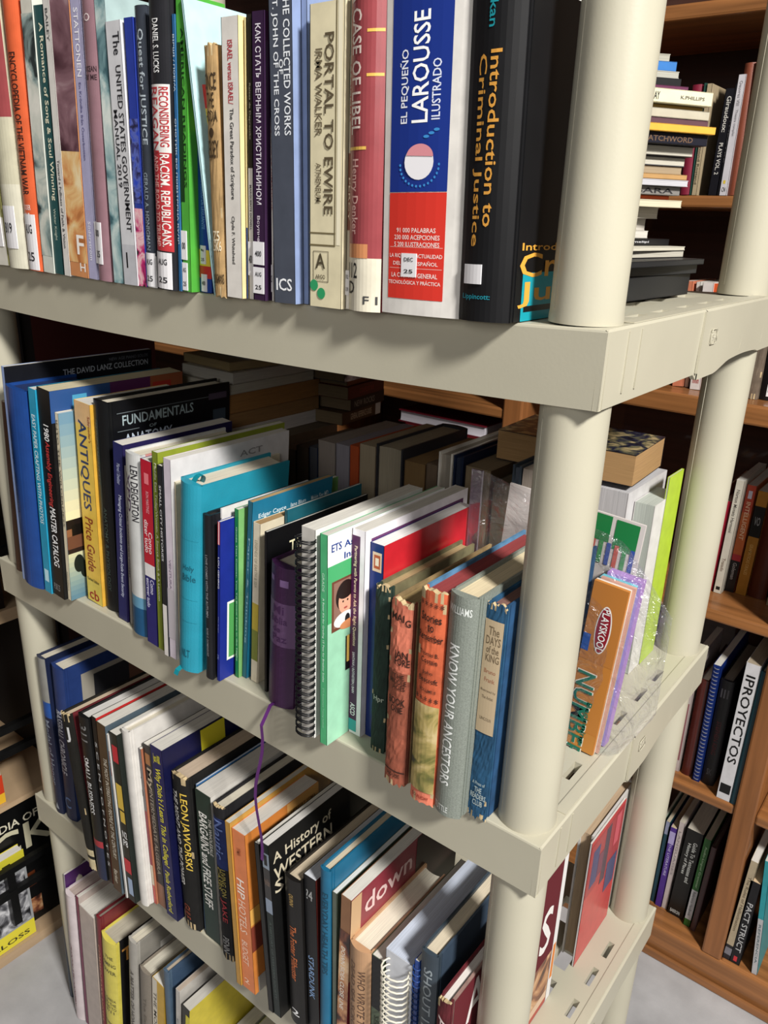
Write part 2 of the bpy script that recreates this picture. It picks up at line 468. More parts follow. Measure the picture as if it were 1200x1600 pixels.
# ---------------------------------------------------------------- cream plastic shelving unit
W, DP, T = 0.9207, 0.4571, 0.0558
PITCH = 0.4458
LEVELS = {'A': 0.44, 'B': 0.0, 'C': -0.4458}
CREAM = mat('#b5b09d', 0.42, 'plastic')
def sag(x):
    return -0.0085 * max(0, 1 - ((x + 0.457) / 0.457) ** 2)
unit = thing('plastic_shelving_unit', 'cream plastic shelving unit with round posts crammed with secondhand books', 'shelf unit')
def shelf(z, s):
    mb = MB()
    sg = sag if s else (lambda x: 0.0)
    xs = [-W, -W + 0.05] + [-W + 0.05 + (W - 0.20) * i / 14 for i in range(1, 15)]
    xs = [x for x in xs if x < -0.15]
    # deck with slots near the end and open lattice pockets further in
    gx = sorted(set([round(x, 4) for x in xs + [-0.15, -0.128, -0.112, -0.090, -0.078, -0.056, -0.028, -0.020, -0.004, 0.0]]))
    slots_y = [(0.097, 0.127), (0.152, 0.182), (0.2135, 0.2435), (0.272, 0.304), (0.327, 0.357)]
    pock_y = [(0.062, 0.102), (0.122, 0.162), (0.20, 0.25), (0.272, 0.312), (0.345, 0.392)]
    ys_ = sorted(set([0.0, 0.004, DP - 0.004, DP] + [a for p in slots_y for a in p] + [a for p in pock_y for a in p]))
    def hole(x0, x1, y0, y1):
        ym = (y0 + y1) / 2; xm = (x0 + x1) / 2
        if -0.028 < xm < -0.020 and any(a < ym < b_ for a, b_ in slots_y): return True
        if (-0.078 < xm < -0.056 or -0.112 < xm < -0.090 or -0.15 < xm < -0.128) and any(a < ym < b_ for a, b_ in pock_y): return True
        return False
    def P(x, y, dz): return (x, y, z + dz + sg(x))
    cells = set()
    for i in range(len(gx) - 1):
        for j in range(len(ys_) - 1):
            if not hole(gx[i], gx[i + 1], ys_[j], ys_[j + 1]): cells.add((i, j))
    for i, j in cells:
        x0, x1, y0, y1 = gx[i], gx[i + 1], ys_[j], ys_[j + 1]
        mb.poly([P(x0, y0, 0), P(x1, y0, 0), P(x1, y1, 0), P(x0, y1, 0)], CREAM)
        mb.poly([P(x0, y1, -.003), P(x1, y1, -.003), P(x1, y0, -.003), P(x0, y0, -.003)], CREAM)
        dz = -0.014
        for (a, b_, ni) in (((x0, y0), (x1, y0), (i, j - 1)), ((x1, y0), (x1, y1), (i + 1, j)), ((x1, y1), (x0, y1), (i, j + 1)), ((x0, y1), (x0, y0), (i - 1, j))):
            if ni not in cells and 0 <= ni[0] < len(gx) - 1 and 0 <= ni[1] < len(ys_) - 1:
                mb.poly([P(*a, 0), P(*b_, 0), P(*b_, dz), P(*a, dz)], CREAM)
    # rounded lip along the top edge + skirts
    xx = [-W - 0.0016] + gx + [0.0016]
    prof = [(0.0, 0.0), (-0.0012, -0.0006), (-0.0018, -0.002), (-0.0014, -T)]
    for y_out, sgn in ((0.0, 1), (DP, -1)):
        for a, b_ in zip(xx, xx[1:]):
            for (p0, q0), (p1, q1) in zip(prof, prof[1:]):
                q = [P(a, y_out + sgn * p1, q1), P(b_, y_out + sgn * p1, q1), P(b_, y_out + sgn * p0, q0), P(a, y_out + sgn * p0, q0)]
                mb.poly(q if sgn > 0 else q[::-1], CREAM)
            yi = y_out + sgn * 0.0035
            q = [P(a, yi, -0.003), P(b_, yi, -0.003), P(b_, yi, -T), P(a, yi, -T)]
            mb.poly(q if sgn > 0 else q[::-1], CREAM)
            q = [P(a, yi, -T), P(b_, yi, -T), P(b_, y_out + sgn * -0.0014, -T), P(a, y_out + sgn * -0.0014, -T)]
            mb.poly(q if sgn > 0 else q[::-1], CREAM)
    # end skirts: flat near the corners, shallow arch between them
    def depth(y):
        if 0.204 < y < 0.262: return T * 1.10
        if 0.262 <= y < 0.30: return T * (1.10 - 0.14 * (y - 0.262) / 0.038)
        if 0.30 <= y < 0.40: return T * (0.96 - 0.03 * math.sin(PI * (y - 0.30) / 0.10))
        return T
    ye = [-0.0016] + [DP * i / 48 for i in range(49)] + [DP + 0.0016]
    for xo, sgn in ((0.0, 1), (-W, -1)):
        for a, b_ in zip(ye, ye[1:]):
            e = 0.0016
            bump_ = 0.0010 if a > 0.204 else 0.0
            q = [P(xo, a, 0), P(xo, b_, 0), P(xo, b_, 0)[:0] or (xo + sgn * (e + bump_), b_, z - 0.0018), (xo + sgn * (e + bump_), a, z - 0.0018)]
            mb.poly(q[::-1] if sgn > 0 else q, CREAM)
            q = [(xo + sgn * (e + bump_), a, z - 0.0018), (xo + sgn * (e + bump_), b_, z - 0.0018), (xo + sgn * (e * .6 + bump_), b_, z - depth(b_)), (xo + sgn * (e * .6 + bump_), a, z - depth(a))]
            mb.poly(q[::-1] if sgn > 0 else q, CREAM)
            xi = xo - sgn * 0.003
            q = [(xi, a, z - 0.003), (xi, b_, z - 0.003), (xi, b_, z - depth(b_)), (xi, a, z - depth(a))]
            mb.poly(q if sgn > 0 else q[::-1], CREAM)
            q = [(xi, a, z - depth(a)), (xi, b_, z - depth(b_)), (xo + sgn * (e * .6 + bump_), b_, z - depth(b_)), (xo + sgn * (e * .6 + bump_), a, z - depth(a))]
            mb.poly(q, CREAM)
    # raised ribs on the right end and a groove along the rim
    for y in (0.036, 0.06, 0.335, 0.415):
        mb.box((0.0012, y, z - T * 0.86), (0.0023, y + 0.0022, z - 0.004), CREAM)
    mb.box((0.0014, 0.2035, z - T + 0.001), (0.0036, 0.2065, z - 0.0015), CREAM)
    mb.box((-0.0125, 0.05, z + 0.0001), (-0.0118, 0.405, z + 0.0006), mat('#a8a390', 0.5))
    mb.box((-0.0118, 0.05, z + 0.0001), (-0.001, DP - 0.045, z + 0.0010), CREAM)
    # ribs underneath
    for x in [-W + 0.1 * k for k in range(1, 9)]:
        mb.box((x, 0.004, z - 0.03 + sg(x)), (x + 0.003, DP - 0.004, z - 0.003 + sg(x)), CREAM)
    o = mb.build('shelf', unit)
    # moulded maker's badge
    lb = MB(); yc, zc = 0.236, z - 0.025
    pts = []
    for k in range(20):
        an = 2 * PI * k / 20
        pts.append((0.0036, yc + 0.008 * max(-1, min(1, 1.35 * math.cos(an))), zc + 0.0065 * max(-1, min(1, 1.25 * math.sin(an)))))
    lb.tube(pts, 0.0005, CREAM, 6, True)
    put_text(lb, 'SCHAA', 0, 1, 0, 1, '#d5d0bd', 'h', lambda a, v: (0.0034, yc - 0.006 + a * 0.012, zc - 0.003 + v * 0.006))
    lb.build('moulded_badge', o)
for k, z in LEVELS.items():
    shelf(z, k == 'A')
PX, PY, PR = 0.0287, 0.0282, 0.0265
def post(x, y, z0, z1, dx=0.0):
    mb = MB(); n = 32
    zs = [z0, z0 + 0.004, z0 + 0.008, z1 - 0.01, z1]
    rs = [PR * 1.0, PR * 1.0, PR * 0.985, PR * 0.985, PR * 0.985]
    vs = []; fs = []
    for k, (zz, r) in enumerate(zip(zs, rs)):
        f_ = (zz - z0) / (z1 - z0)
        for i in range(n):
            a = 2 * PI * i / n
            vs.append((x + dx * f_ + r * math.cos(a), y + r * math.sin(a), zz))
    for k in range(len(zs) - 1):
        for i in range(n):
            j = (i + 1) % n
            fs.append((k * n + i, k * n + j, (k + 1) * n + j, (k + 1) * n + i))
    mb.add(vs, fs, CREAM, True)
    mb.poly([v for v in vs[-n:]], CREAM)
    # mould seam
    a = math.radians(235)
    p0 = (x + PR * .985 * math.cos(a), y + PR * .985 * math.sin(a), z0 + .01); p1 = (x + dx + PR * .985 * math.cos(a), y + PR * .985 * math.sin(a), z1 - .005)
    mb.tube([p0, p1], 0.0004, CREAM, 6)
    mb.build('post', unit)
for sx in (-PX, -W + PX):
    for sy in (PY, DP - PY):
        post(sx, sy, LEVELS['A'], LEVELS['A'] + 0.44)
        post(sx, sy, LEVELS['B'], LEVELS['A'] - 0.003)
        post(sx, sy, LEVELS['C'], LEVELS['B'] - 0.003)
        post(sx, sy, FLOOR, LEVELS['C'] - 0.003)

# ---------------------------------------------------------------- wooden bookcase behind, facing the same way
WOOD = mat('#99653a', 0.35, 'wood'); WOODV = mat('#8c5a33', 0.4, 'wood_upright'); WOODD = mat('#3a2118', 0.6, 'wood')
bc = thing('wooden_bookcase', 'brown wooden bookcase across the aisle behind the cream shelving unit', 'bookcase')
YF, YB = 0.85, 1.12
def board(name, a, b_, m_=WOOD):
    mb = MB(); mb.box(a, b_, m_); o = mb.build(name, bc)
    bv = o.modifiers.new('rounded_edge', 'BEVEL'); bv.width = 0.004; bv.segments = 2; bv.limit_method = 'ANGLE'
    return o
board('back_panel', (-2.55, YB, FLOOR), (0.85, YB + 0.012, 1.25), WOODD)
for x0, x1 in ((-2.55, -2.52), (-1.10, -1.06), (-0.545, -0.502), (0.018, 0.056), (0.56, 0.60)):
    board('upright', (x0, YF - 0.004, FLOOR + (0.078 if x1 > 0 and x0 < 0.1 else 0.0)), (x1, YB, 1.25), WOODV)
for x0, x1 in ((-0.502, 0.018), (0.056, 0.56)):
    for z, t_ in ((-0.868, 0.03), (-0.508, 0.022), (-0.133, 0.021), (0.24, 0.034), (0.555, 0.018), (0.825, 0.022), (1.2, 0.02)):
        board('shelf', (x0, YF, z - t_), (x1, YB, z))
for x0, x1 in ((-2.52, -1.10), (-1.06, -0.545)):
    for z, t_ in ((-0.868, 0.03), (-0.508, 0.022), (-0.133, 0.021), (0.157, 0.021), (0.5, 0.02), (0.825, 0.022), (1.2, 0.02)):
        board('shelf', (x0, YF, z - t_), (x1, YB, z))
board('plinth', (-2.55, YF - 0.003, FLOOR), (0.85, YF + 0.012, FLOOR + 0.079))
board('plinth_moulding', (-2.55, YF - 0.012, FLOOR + 0.0), (0.85, YF - 0.004, FLOOR + 0.022))

# ---------------------------------------------------------------- pale wooden rack at the left, facing right
MAPLE = mat('#b79c7c', 0.5, 'maple'); BLACKM = mat('#101010', 0.35)
rk = thing('pale_wooden_rack', 'pale wooden display rack with black metal rails at the left edge', 'rack')
XL = -1.0908
def rboard(name, a, b_, m_=MAPLE):
    mb = MB(); mb.box(a, b_, m_); return mb.build(name, rk)
rboard('base_board', (XL - 0.34, -1.2, FLOOR), (XL, 0.145, FLOOR + 0.024))
for z, t_ in ((-0.578, 0.012), (-0.178, 0.024), (0.22, 0.024)):
    rboard('shelf', (XL - 0.34, -1.2, z - t_), (XL, 0.145, z))
rboard('back_panel', (XL - 0.36, -1.2, FLOOR), (XL - 0.34, 0.165, 0.7), mat('#1a1413', 0.8))
rboard('side_panel', (XL - 0.36, 0.145, FLOOR), (XL, 0.165, 0.7), mat('#151010', 0.8))
def rail(y0, y1, z, x=XL + 0.006):
    mb = MB(); mb.box((x - 0.006, y0, z - 0.006), (x + 0.006, y1, z + 0.008), BLACKM); return mb.build('metal_rail', rk)
for zb in (-0.95, -0.578, -0.178):
    for dz in ((0.115, 0.165) if zb > -0.9 else (0.17, 0.225)):
        rail(-1.2, 0.125, zb + dz + (0.0 if zb > -0.9 else 0.0))
    for y in (0.0, 0.118):
        mb = MB(); mb.box((XL - 0.008, y - 0.008, zb + (0.0 if y > .1 else 0.09)), (XL + 0.010, y + 0.008, zb + (0.30 if y > .1 else 0.23)), BLACKM); mb.build('rail_post', rk)
mb = MB(); mb.box((-1.125, 0.19, 0.05), (-1.10, 0.437, 0.62), mat('#3c0e0c', 0.7)); mb.box((-1.15, 0.17, FLOOR), (-1.10, 0.19, 0.62), mat('#120c0b', .8)); mb.box((-1.125, 0.19, FLOOR), (-1.10, 0.437, 0.05), mat('#2a0c0a', .7))
tag(mb.build('folding_screen'), 'dark maroon panel standing behind the far end of the cream shelving', 'screen')

# ---------------------------------------------------------------- books: x, y, z, width, depth, height, lean, kind, label, look
TOP_SHELF = [
    (-0.8146, -0.0115, 0.4364, 0.0545, 0.17, 0.2931, -0.0079, 'paperback_book','olive green paperback cut off by the left edge of the top visible shelf', {'k': 'pb','c': '#8d8a55','bands': [(0.0, 0.187, '#d8d4c8')], 't': [('ESTUDIOS PARA TODOS', 0.5, 0.8, 0.326, 0.703, '#4a4a30','d')], 'st': [(0.05, 0.9, 0.074, 0.227, 'SON')]}),
    (-0.7597, -0.0103, 0.4356, 0.0437, 0.16, 0.2866, 0.0088, 'hardcover_book','maroon-topped book with cream lower spine and a white shelf sticker', {'k': 'hb','c': '#cfcab0','bands': [(0.565, 1.0, '#9c4a4c'), (0.0, 0.323, '#ddd9c4')], 'st': [(0.1, 0.75, 0.078, 0.242, 'B19')]}),
    (-0.7135, -0.0103, 0.4352, 0.0294, 0.18, 0.2804, 0.0282, 'hardcover_book','orange hardcover on the Vietnam war, volume II, second tall spine from the left', {'k': 'hb','c': '#e2683f','t': [('ENCYCLOPEDIA OF THE VIETNAM WAR', 0.25, 0.7, 0.292, 0.796, '#3a2622','d'), ('II', 0.3, 0.6, 0.195, 0.225, '#f2e6dd','h'), ('TUCKER', 0.2, 0.7, 0.236, 0.256, '#f2e6dd','h')], 'st': [(0.03, 0.85, 0.0, 0.22, 'AUG 25')]}),
    (-0.6815, -0.0117, 0.4349, 0.0216, 0.17, 0.2756, 0.0503, 'paperback_book','paperback with a pale photographic cover between the orange and the dark teal spines', {'k': 'pb','c': '#cdd0c6','sa': [(0, 1, 0.067, 0.93, 'pale')], 'bands': [(0.886, 1.0, '#d9d6c9')]}),
    (-0.6595, -0.0103, 0.4346, 0.0178, 0.15, 0.2619, 0.05, 'paperback_book','dark teal paperback with cream script lettering about song and soul winning', {'k': 'pb','c': '#274f50','t': [('A Romance of Song & Soul Winning', 0.3, 0.8, 0.296, 0.941, '#e8e4c8','d'), ('Walter Knight', 0.3, 0.62, 0.138, 0.265, '#b9c4b4','d')]}),
    (-0.638, -0.012, 0.4338, 0.0115, 0.15, 0.2706, 0.0453, 'paperback_book','thin white paperback pressed against the desert photo cover', {'k': 'pb','c': '#d9d5cf','t': [('Toward a Fullness of Faith & Vision', 0.3, 0.7, 0.108, 0.439, '#555','d'), ('BAILEY', 0.3, 0.7, 0.844, 0.951, '#555','d')]}),
    (-0.626, -0.0114, 0.4347, 0.0337, 0.16, 0.2697, 0.0446, 'paperback_book','paperback with an orange desert and dark fabric photo on its cover', {'k': 'pb','c': '#c9895a','sa': [(0, 1, 0.056, 0.468, 'sand'), (0, 1, 0.468, 1.0, 'cloth')], 't': [('F', 0.5, 0.9, 0.088, 0.163, '#f5efe8','h'), ('H', 0.6, 0.9, 0.023, 0.056, '#f5efe8','h')]}),
    (-0.5919, -0.0106, 0.4335, 0.0167, 0.15, 0.266, 0.0444, 'paperback_book','lavender paperback with wide-spaced white capitals down the spine', {'k': 'pb','c': '#a9a6c4','t': [('STATTONEN', 0.3, 0.75, 0.73, 0.953, '#f0eef6','d'), ('En Krönika från Österbotten', 0.35, 0.65, 0.444, 0.711, '#6a6790','d'), ('Söderström', 0.3, 0.6, 0.073, 0.221, '#e6e4ef','d')]}),
    (-0.5722, -0.0109, 0.4335, 0.0222, 0.16, 0.2631, 0.047, 'hardcover_book','dusty mauve hardcover in a clear sleeve with a small 800 sticker', {'k': 'hb','c': '#927078','t': [('OCEAN', 0.1, 0.9, 0.748, 0.767, '#3b2b30','h'), ('BY ME', 0.1, 0.9, 0.721, 0.739, '#3b2b30','h'), ('O', 0.3, 0.7, 0.909, 0.935, '#d8c8c8','h')], 'st': [(-0.1, 0.6, 0.064, 0.223, '800 25')], 'gloss': 1}),
    (-0.543, -0.0119, 0.4327, 0.0163, 0.15, 0.2613, 0.0215, 'paperback_book','pale teal mottled book in clear plastic beside the government manual', {'k': 'pb','c': '#9fb4b4','sa': [(0, 1, 0.0, 1.0, 'teal')], 'gloss': 1}),
    (-0.5237, -0.0133, 0.4324, 0.023, 0.16, 0.2361, 0.0101, 'paperback_book','light grey United States Government Manual 2019 paperback', {'k': 'pb','c': '#cfcfd2','bands': [(0.0, 0.167, '#bdbdc2')], 't': [('UNITED STATES GOVERNMENT', 0.5, 0.85, 0.219, 0.845, '#2c2c30','d'), ('MANUAL 2019', 0.15, 0.42, 0.394, 0.687, '#2c2c30','d'), ('The', 0.45, 0.9, 0.881, 0.962, '#2c2c30','d')], 'sd': [(0.3, 0.4, 0.071, 0.135, '#111')]}),
    (-0.5003, -0.012, 0.4324, 0.0128, 0.15, 0.2369, 0.0271, 'paperback_book','paperback with royal blue sky above bare trees and pink flowers on its cover', {'k': 'pb','c': '#2a3c96','sa': [(0, 1, 0.333, 0.649, 'twig'), (0, 1, 0.0, 0.313, 'flower')]}),
    (-0.4871, -0.011, 0.4326, 0.016, 0.16, 0.2445, 0.0368, 'hardcover_book','charcoal hardcover in clear sleeve about a quest for justice', {'k': 'hb','c': '#3a3f48','bands': [(0.0, 0.125, '#e2e0dc')], 't': [('Quest for JUSTICE', 0.25, 0.8, 0.535, 0.925, '#aab4bc','d'), ('GERALD A. HONIGMAN', 0.3, 0.65, 0.146, 0.436, '#8f9aa4','d')], 'st': [(0.05, 0.95, 0.0, 0.136, 'AUG 25')], 'gloss': 1}),
    (-0.4627, -0.0157, 0.4333, 0.026, 0.16, 0.2446, 0.0492, 'hardcover_book','black, white and red hardcover about reconsidering racism', {'k': 'hb','c': '#26262a','bands': [(0.148, 0.502, '#c23a40'), (0.502, 0.731, '#e9e6e2')], 't': [('DANIEL S. LUCKS', 0.3, 0.62, 0.768, 0.939, '#f0f0f0','d'), ('RECONSIDERING', 0.55, 0.95, 0.522, 0.722, '#b8353b','d'), ('REAGAN', 0.02, 0.48, 0.502, 0.722, '#b8353b','d'), ('RACISM. REPUBLICANS.', 0.5, 0.92, 0.164, 0.497, '#f3efe9','d'), ('AND THE ROAD TO TRUMP', 0.08, 0.4, 0.164, 0.492, '#f3b9b0','d')], 'st': [(0.02, 0.9, 0.0, 0.143, 'AUG 25')]}),
    (-0.4363, -0.0119, 0.4322, 0.0035, 0.15, 0.2331, 0.0489, 'paperback_book','slim blue paperback with Cyrillic lettering', {'k': 'pb','c': '#34699a','t': [('ВІРШІ / ПОЕМА', 0.2, 0.8, 0.744, 0.935, '#cfe0ec','d'), ('СНОТИК БО ПОВІТРЯНА КУЛЯ', 0.2, 0.8, 0.188, 0.65, '#cfe0ec','d')]}),
    (-0.4312, -0.0104, 0.4325, 0.012, 0.045, 0.2476, 0.0432, 'paperback_book','bright green paperback with white shelf stickers at its foot', {'k': 'pb','c': '#4fa43c','sd': [(0, 0.5, 0.328, 0.853, '#1c3a18')], 't': [('AMERICAN READINGS', 0.5, 0.8, 0.378, 0.897, '#173314','d')], 'st': [(-0.05, 0.6, 0.119, 0.225, '00'), (0, 0.6, 0.0, 0.108, 'AUG 25')]}),
    (-0.4188, 0.0, 0.4328, 0.0171, 0.16, 0.1784, 0.0427, 'hardcover_book','blue, yellow and red banded spine under a pale sky-blue cover', {'k': 'hb','c': '#173f94','bands': [(0.073, 0.137, '#c8362f'), (0.137, 0.22, '#e4cf45'), (0.792, 0.894, '#e4cf45'), (0.894, 1.0, '#c8362f')], 't': [('EN LOS SURCO DE LEGUIANTE', 0.4, 0.65, 0.323, 0.621, '#6f9ad8','d')], 'st': [(0.3, 0.75, 0.0, 0.095, '400'), (0.25, 0.7, 0.147, 0.241, 'May 25')]}),
    (-0.3835, -0.0129, 0.4322, 0.003, 0.2, 0.2451, -0.1107, 'paperback_book','tall thin book with a pale sky-blue cover leaning behind the worn tan spine', {'k': 'pb','c': '#a9cdd0','rc': '#b7dade','t': []}),
    (-0.3797, -0.014, 0.4323, 0.0143, 0.14, 0.2049, -0.0073, 'hardcover_book','small worn tan cloth hardcover with dark lettering, shortest spine on its shelf', {'k': 'hb','c': '#a98a5e','worn': 1, 't': [('ONCE', 0.02, 0.98, 0.832, 0.897, '#3a2c1c','h'), ('THE', 0.2, 0.8, 0.766, 0.823, '#3a2c1c','h'), ('HODJA', 0.02, 0.98, 0.699, 0.757, '#3a2c1c','h'), ('KELSEY', 0.02, 0.98, 0.573, 0.642, '#3a2c1c','h'), ('●', 0.3, 0.7, 0.652, 0.69, '#3a2c1c','h'), ('LONGMANS', 0.02, 0.98, 0.055, 0.098, '#3a2c1c','h'), ('Z5', 0.2, 0.8, 0.237, 0.279, '#e4d8bb','h'), ('L5K6', 0.1, 0.9, 0.195, 0.237, '#e4d8bb','h')]}),
    (-0.3642, -0.0135, 0.4329, 0.0207, 0.16, 0.2228, 0.0207, 'paperback_book','off-white paperback with red and black title on a paradox of scripture', {'k': 'pb','c': '#dcd7d0','t': [('ISRAEL versus ISRAEL/', 0.35, 0.65, 0.711, 0.924, '#b02a38','d'), ('The Great Paradox of Scripture', 0.35, 0.65, 0.375, 0.697, '#3a3a3a','d'), ('Clyde F. Whitehead', 0.35, 0.6, 0.132, 0.313, '#3a3a3a','d')], 'rc': '#e2cf9a'}),
    (-0.3431, -0.009, 0.4326, 0.003, 0.14, 0.2214, 0.0277, 'paperback_book','narrow cream and blue spine sliver beside the off-white paperback', {'k': 'pb','c': '#e8d9a2','bands': [(0.0, 0.275, '#2b4a86')]}),
    (-0.3391, -0.0093, 0.4327, 0.0064, 0.14, 0.2231, 0.0247, 'paperback_book','paperback spine black above and white below with a 400 sticker', {'k': 'pb','c': '#e3e0dc','bands': [(0.489, 1.0, '#26231c')], 't': [('Raizes da Depressão', 0.3, 0.7, 0.589, 0.779, '#b9b49c','d'), ('MARGUERITE DONELL', 0.3, 0.7, 0.264, 0.429, '#555','d')], 'st': [(0, 1, 0.092, 0.221, '400')]}),
    (-0.3291, -0.0127, 0.4331, 0.014, 0.15, 0.223, 0.024, 'paperback_book','dark purple paperback with white Cyrillic title', {'k': 'pb','c': '#35203c','t': [('КАК СТАТЬ ВЕРНЫМ ХРИСТИАНИНОМ', 0.3, 0.75, 0.358, 0.961, '#e4dde6','d'), ('Всупне', 0.3, 0.6, 0.222, 0.317, '#d9ccd9','d')], 'st': [(0.0, 0.95, 0.136, 0.222, '400'), (0.0, 0.95, 0.026, 0.126, 'AUG 25')]}),
    (-0.312, -0.0073, 0.4329, 0.003, 0.15, 0.238, 0.0117, 'paperback_book','white and red topped book leaning on the grey collected works', {'k': 'pb','c': '#e7e2dc','bands': [(0.852, 1.0, '#b2332f')], 't': [('TOUJOURS LE DIMANCHE', 0.3, 0.6, 0.318, 0.632, '#b4474b','d')], 'st': [(0.1, 0.7, 0.033, 0.13, '25')]}),
    (-0.3021, -0.0136, 0.4331, 0.0257, 0.16, 0.2324, -0.0074, 'paperback_book','slate grey paperback of collected works with white lettering', {'k': 'pb','c': '#4a4f5b','rc': '#8494b8','t': [('THE COLLECTED WORKS', 0.62, 0.9, 0.568, 1.0, '#e9edf2','d'), ('OF', 0.42, 0.6, 0.758, 0.804, '#e9edf2','d'), ('ST. JOHN OF THE CROSS', 0.12, 0.4, 0.568, 1.0, '#e9edf2','d'), ('ICS', 0.12, 0.85, 0.045, 0.089, '#f2f4f7','h')]}),
    (-0.276, -0.0041, 0.4333, 0.0065, 0.16, 0.2325, -0.0078, 'paperback_book','plain periwinkle blue paperback beside the slate grey spine', {'k': 'pb','c': '#8292b6'}),
    (-0.2594, -0.0139, 0.4339, 0.0352, 0.16, 0.2197, 0.0014, 'paperback_book','cream paperback with green dots and a boxed letter A at its foot', {'k': 'pb','c': '#d9cfae','t': [('PORTAL TO EWIRE', 0.45, 0.72, 0.33, 0.909, '#5a4f3c','d'), ('IRMA WALKER', 0.18, 0.38, 0.591, 0.864, '#6a5f4a','d'), ('ATHENEUM', 0.2, 0.36, 0.372, 0.503, '#6a5f4a','d'), ('A', 0.2, 0.5, 0.14, 0.194, '#4e4634','h'), ('ARGO', 0.2, 0.5, 0.102, 0.118, '#4e4634','h')], 'sd': [(0.76, 0.79, 0.226, 1.0, '#6f6447'), (0.83, 0.95, 0.226, 1.0, '#e9e1c6'), (0, 0.8, 0.22, 0.226, '#6f6447'), (0, 0.8, 0.263, 0.268, '#6f6447'), (0.12, 0.6, 0.092, 0.094, '#4e4634'), (0.12, 0.6, 0.2, 0.202, '#4e4634'), (0.12, 0.135, 0.092, 0.202, '#4e4634'), (0.585, 0.6, 0.092, 0.202, '#4e4634')], 'dots': [(0.05, 0.06, '#2f9560'), (0.28, 0.032, '#2f9560')]}),
    (-0.2238, -0.0091, 0.4342, 0.0044, 0.14, 0.2244, 0.0055, 'paperback_book','narrow beige and brown spine with a white FOL sticker', {'k': 'pb','c': '#b9b09c','bands': [(0.272, 0.522, '#7a4c3c'), (0.0, 0.136, '#e6e2d8')], 't': [('WALKER', 0.3, 0.7, 0.618, 0.803, '#8f3b34','d'), ('PERCY', 0.3, 0.7, 0.303, 0.444, '#d9c9b2','d')], 'st': [(0.02, 0.95, 0.049, 0.136, 'FOL 31.90')]}),
    (-0.2163, -0.0134, 0.4347, 0.0327, 0.16, 0.2227, -0.0071, 'hardcover_book','glossy dusty red hardcover novel about a libel case with gold bars', {'k': 'hb','round': 1, 'c': '#96464a','bands': [(0.0, 0.182, '#d9d2be')], 't': [('A CASE OF LIBEL', 0.1, 0.45, 0.577, 1.0, '#e8d6cc','d'), ('Henry Denker', 0.1, 0.4, 0.26, 0.501, '#eab9b0','d'), ('112', 0.02, 0.4, 0.113, 0.166, '#222','h'), ('D', 0.05, 0.3, 0.059, 0.102, '#222','h'), ('F I', 0.6, 0.95, 0.026, 0.054, '#444','h')], 'sd': [(0.6, 0.98, 0.872, 0.881, '#e0b55a'), (0.6, 0.98, 0.746, 0.755, '#e0b55a'), (0, 0.62, 0.529, 0.539, '#e0b55a'), (0.05, 0.7, 0.182, 0.229, '#c9885c')], 'gloss': 1}),
    (-0.1812, -0.014, 0.436, 0.0718, 0.17, 0.26, -0.0165, 'hardcover_book','fat white dictionary with blue and red spine panels and a DEC 25 sticker', {'k': 'pb','round': 0.4, 'c': '#dad6d0','sd': [(0.09, 0.81, 0.336, 1.0, '#1c3384'), (0.09, 0.81, 0.045, 0.334, '#d2372c'), (0.11, 0.79, 0.188, 0.1895, '#efb0a6'), (0.11, 0.79, 0.13, 0.1315, '#efb0a6')], 't': [('EL PEQUEÑO', 0.2, 0.32, 0.51, 0.69, '#eef1fa','u'), ('LAROUSSE', 0.36, 0.56, 0.51, 0.775, '#ffffff','u'), ('ILUSTRADO', 0.6, 0.7, 0.515, 0.66, '#dfe5f6','u'), ('91 000 PALABRAS', 0.2, 0.7, 0.228, 0.241, '#f6dad4','h'), ('230 000 ACEPCIONES', 0.17, 0.75, 0.209, 0.222, '#f6dad4','h'), ('5 200 ILUSTRACIONES', 0.17, 0.75, 0.19, 0.203, '#f6dad4','h'), ('LA RIQUEZA Y ACTUALIDAD', 0.11, 0.79, 0.158, 0.171, '#f6dad4','h'), ('DEL ARTE ESPAÑOL', 0.16, 0.74, 0.139, 0.152, '#f6dad4','h'), ('LA CULTURA GENERAL', 0.14, 0.74, 0.105, 0.118, '#f6dad4','h'), ('TECNOLÓGICA Y PRÁCTICA', 0.1, 0.78, 0.086, 0.099, '#f6dad4','h')], 'st': [(0.28, 0.48, 0.107, 0.172, 'DEC 25')], 'mush': 1}),
    (-0.1078, -0.016, 0.4376, 0.0413, 0.1895, 0.2095, -0.0227, 'hardcover_book','thick black hardcover textbook on criminal justice with yellow and teal lettering', {'k': 'hb','c': '#141416','rc': '#101012','t': [('Introduction to', 0.46, 0.66, 0.304, 0.816, '#cf9440','d'), ('Criminal Justice', 0.2, 0.4, 0.243, 0.807, '#cf9440','d'), ('Mikan', 0.4, 0.55, 0.877, 1.0, '#1e8d99','d'), ('Lippincott:', 0.1, 0.68, 0.069, 0.091, '#1f8797','h')], 'st': [(0.12, 0.5, 0.123, 0.186, '')], 'rd': [(0.05, 0.97, 0.0, 0.16, '#1591a0'), (0.07, 0.5, 0.03, 0.05, '#101012'), (0.5, 0.9, 0.12, 0.15, '#101012'), (0.96, 1, 0.35, 0.7, '#1591a0')], 'rt': [('Introduction to', 0.03, 0.75, 0.232, 0.256, '#d39a3c','h'), ('Criminal', 0.02, 0.97, 0.145, 0.225, '#dd9f3e','h'), ('Justice', 0.02, 0.94, 0.045, 0.13, '#dd9f3e','h')]}),
]
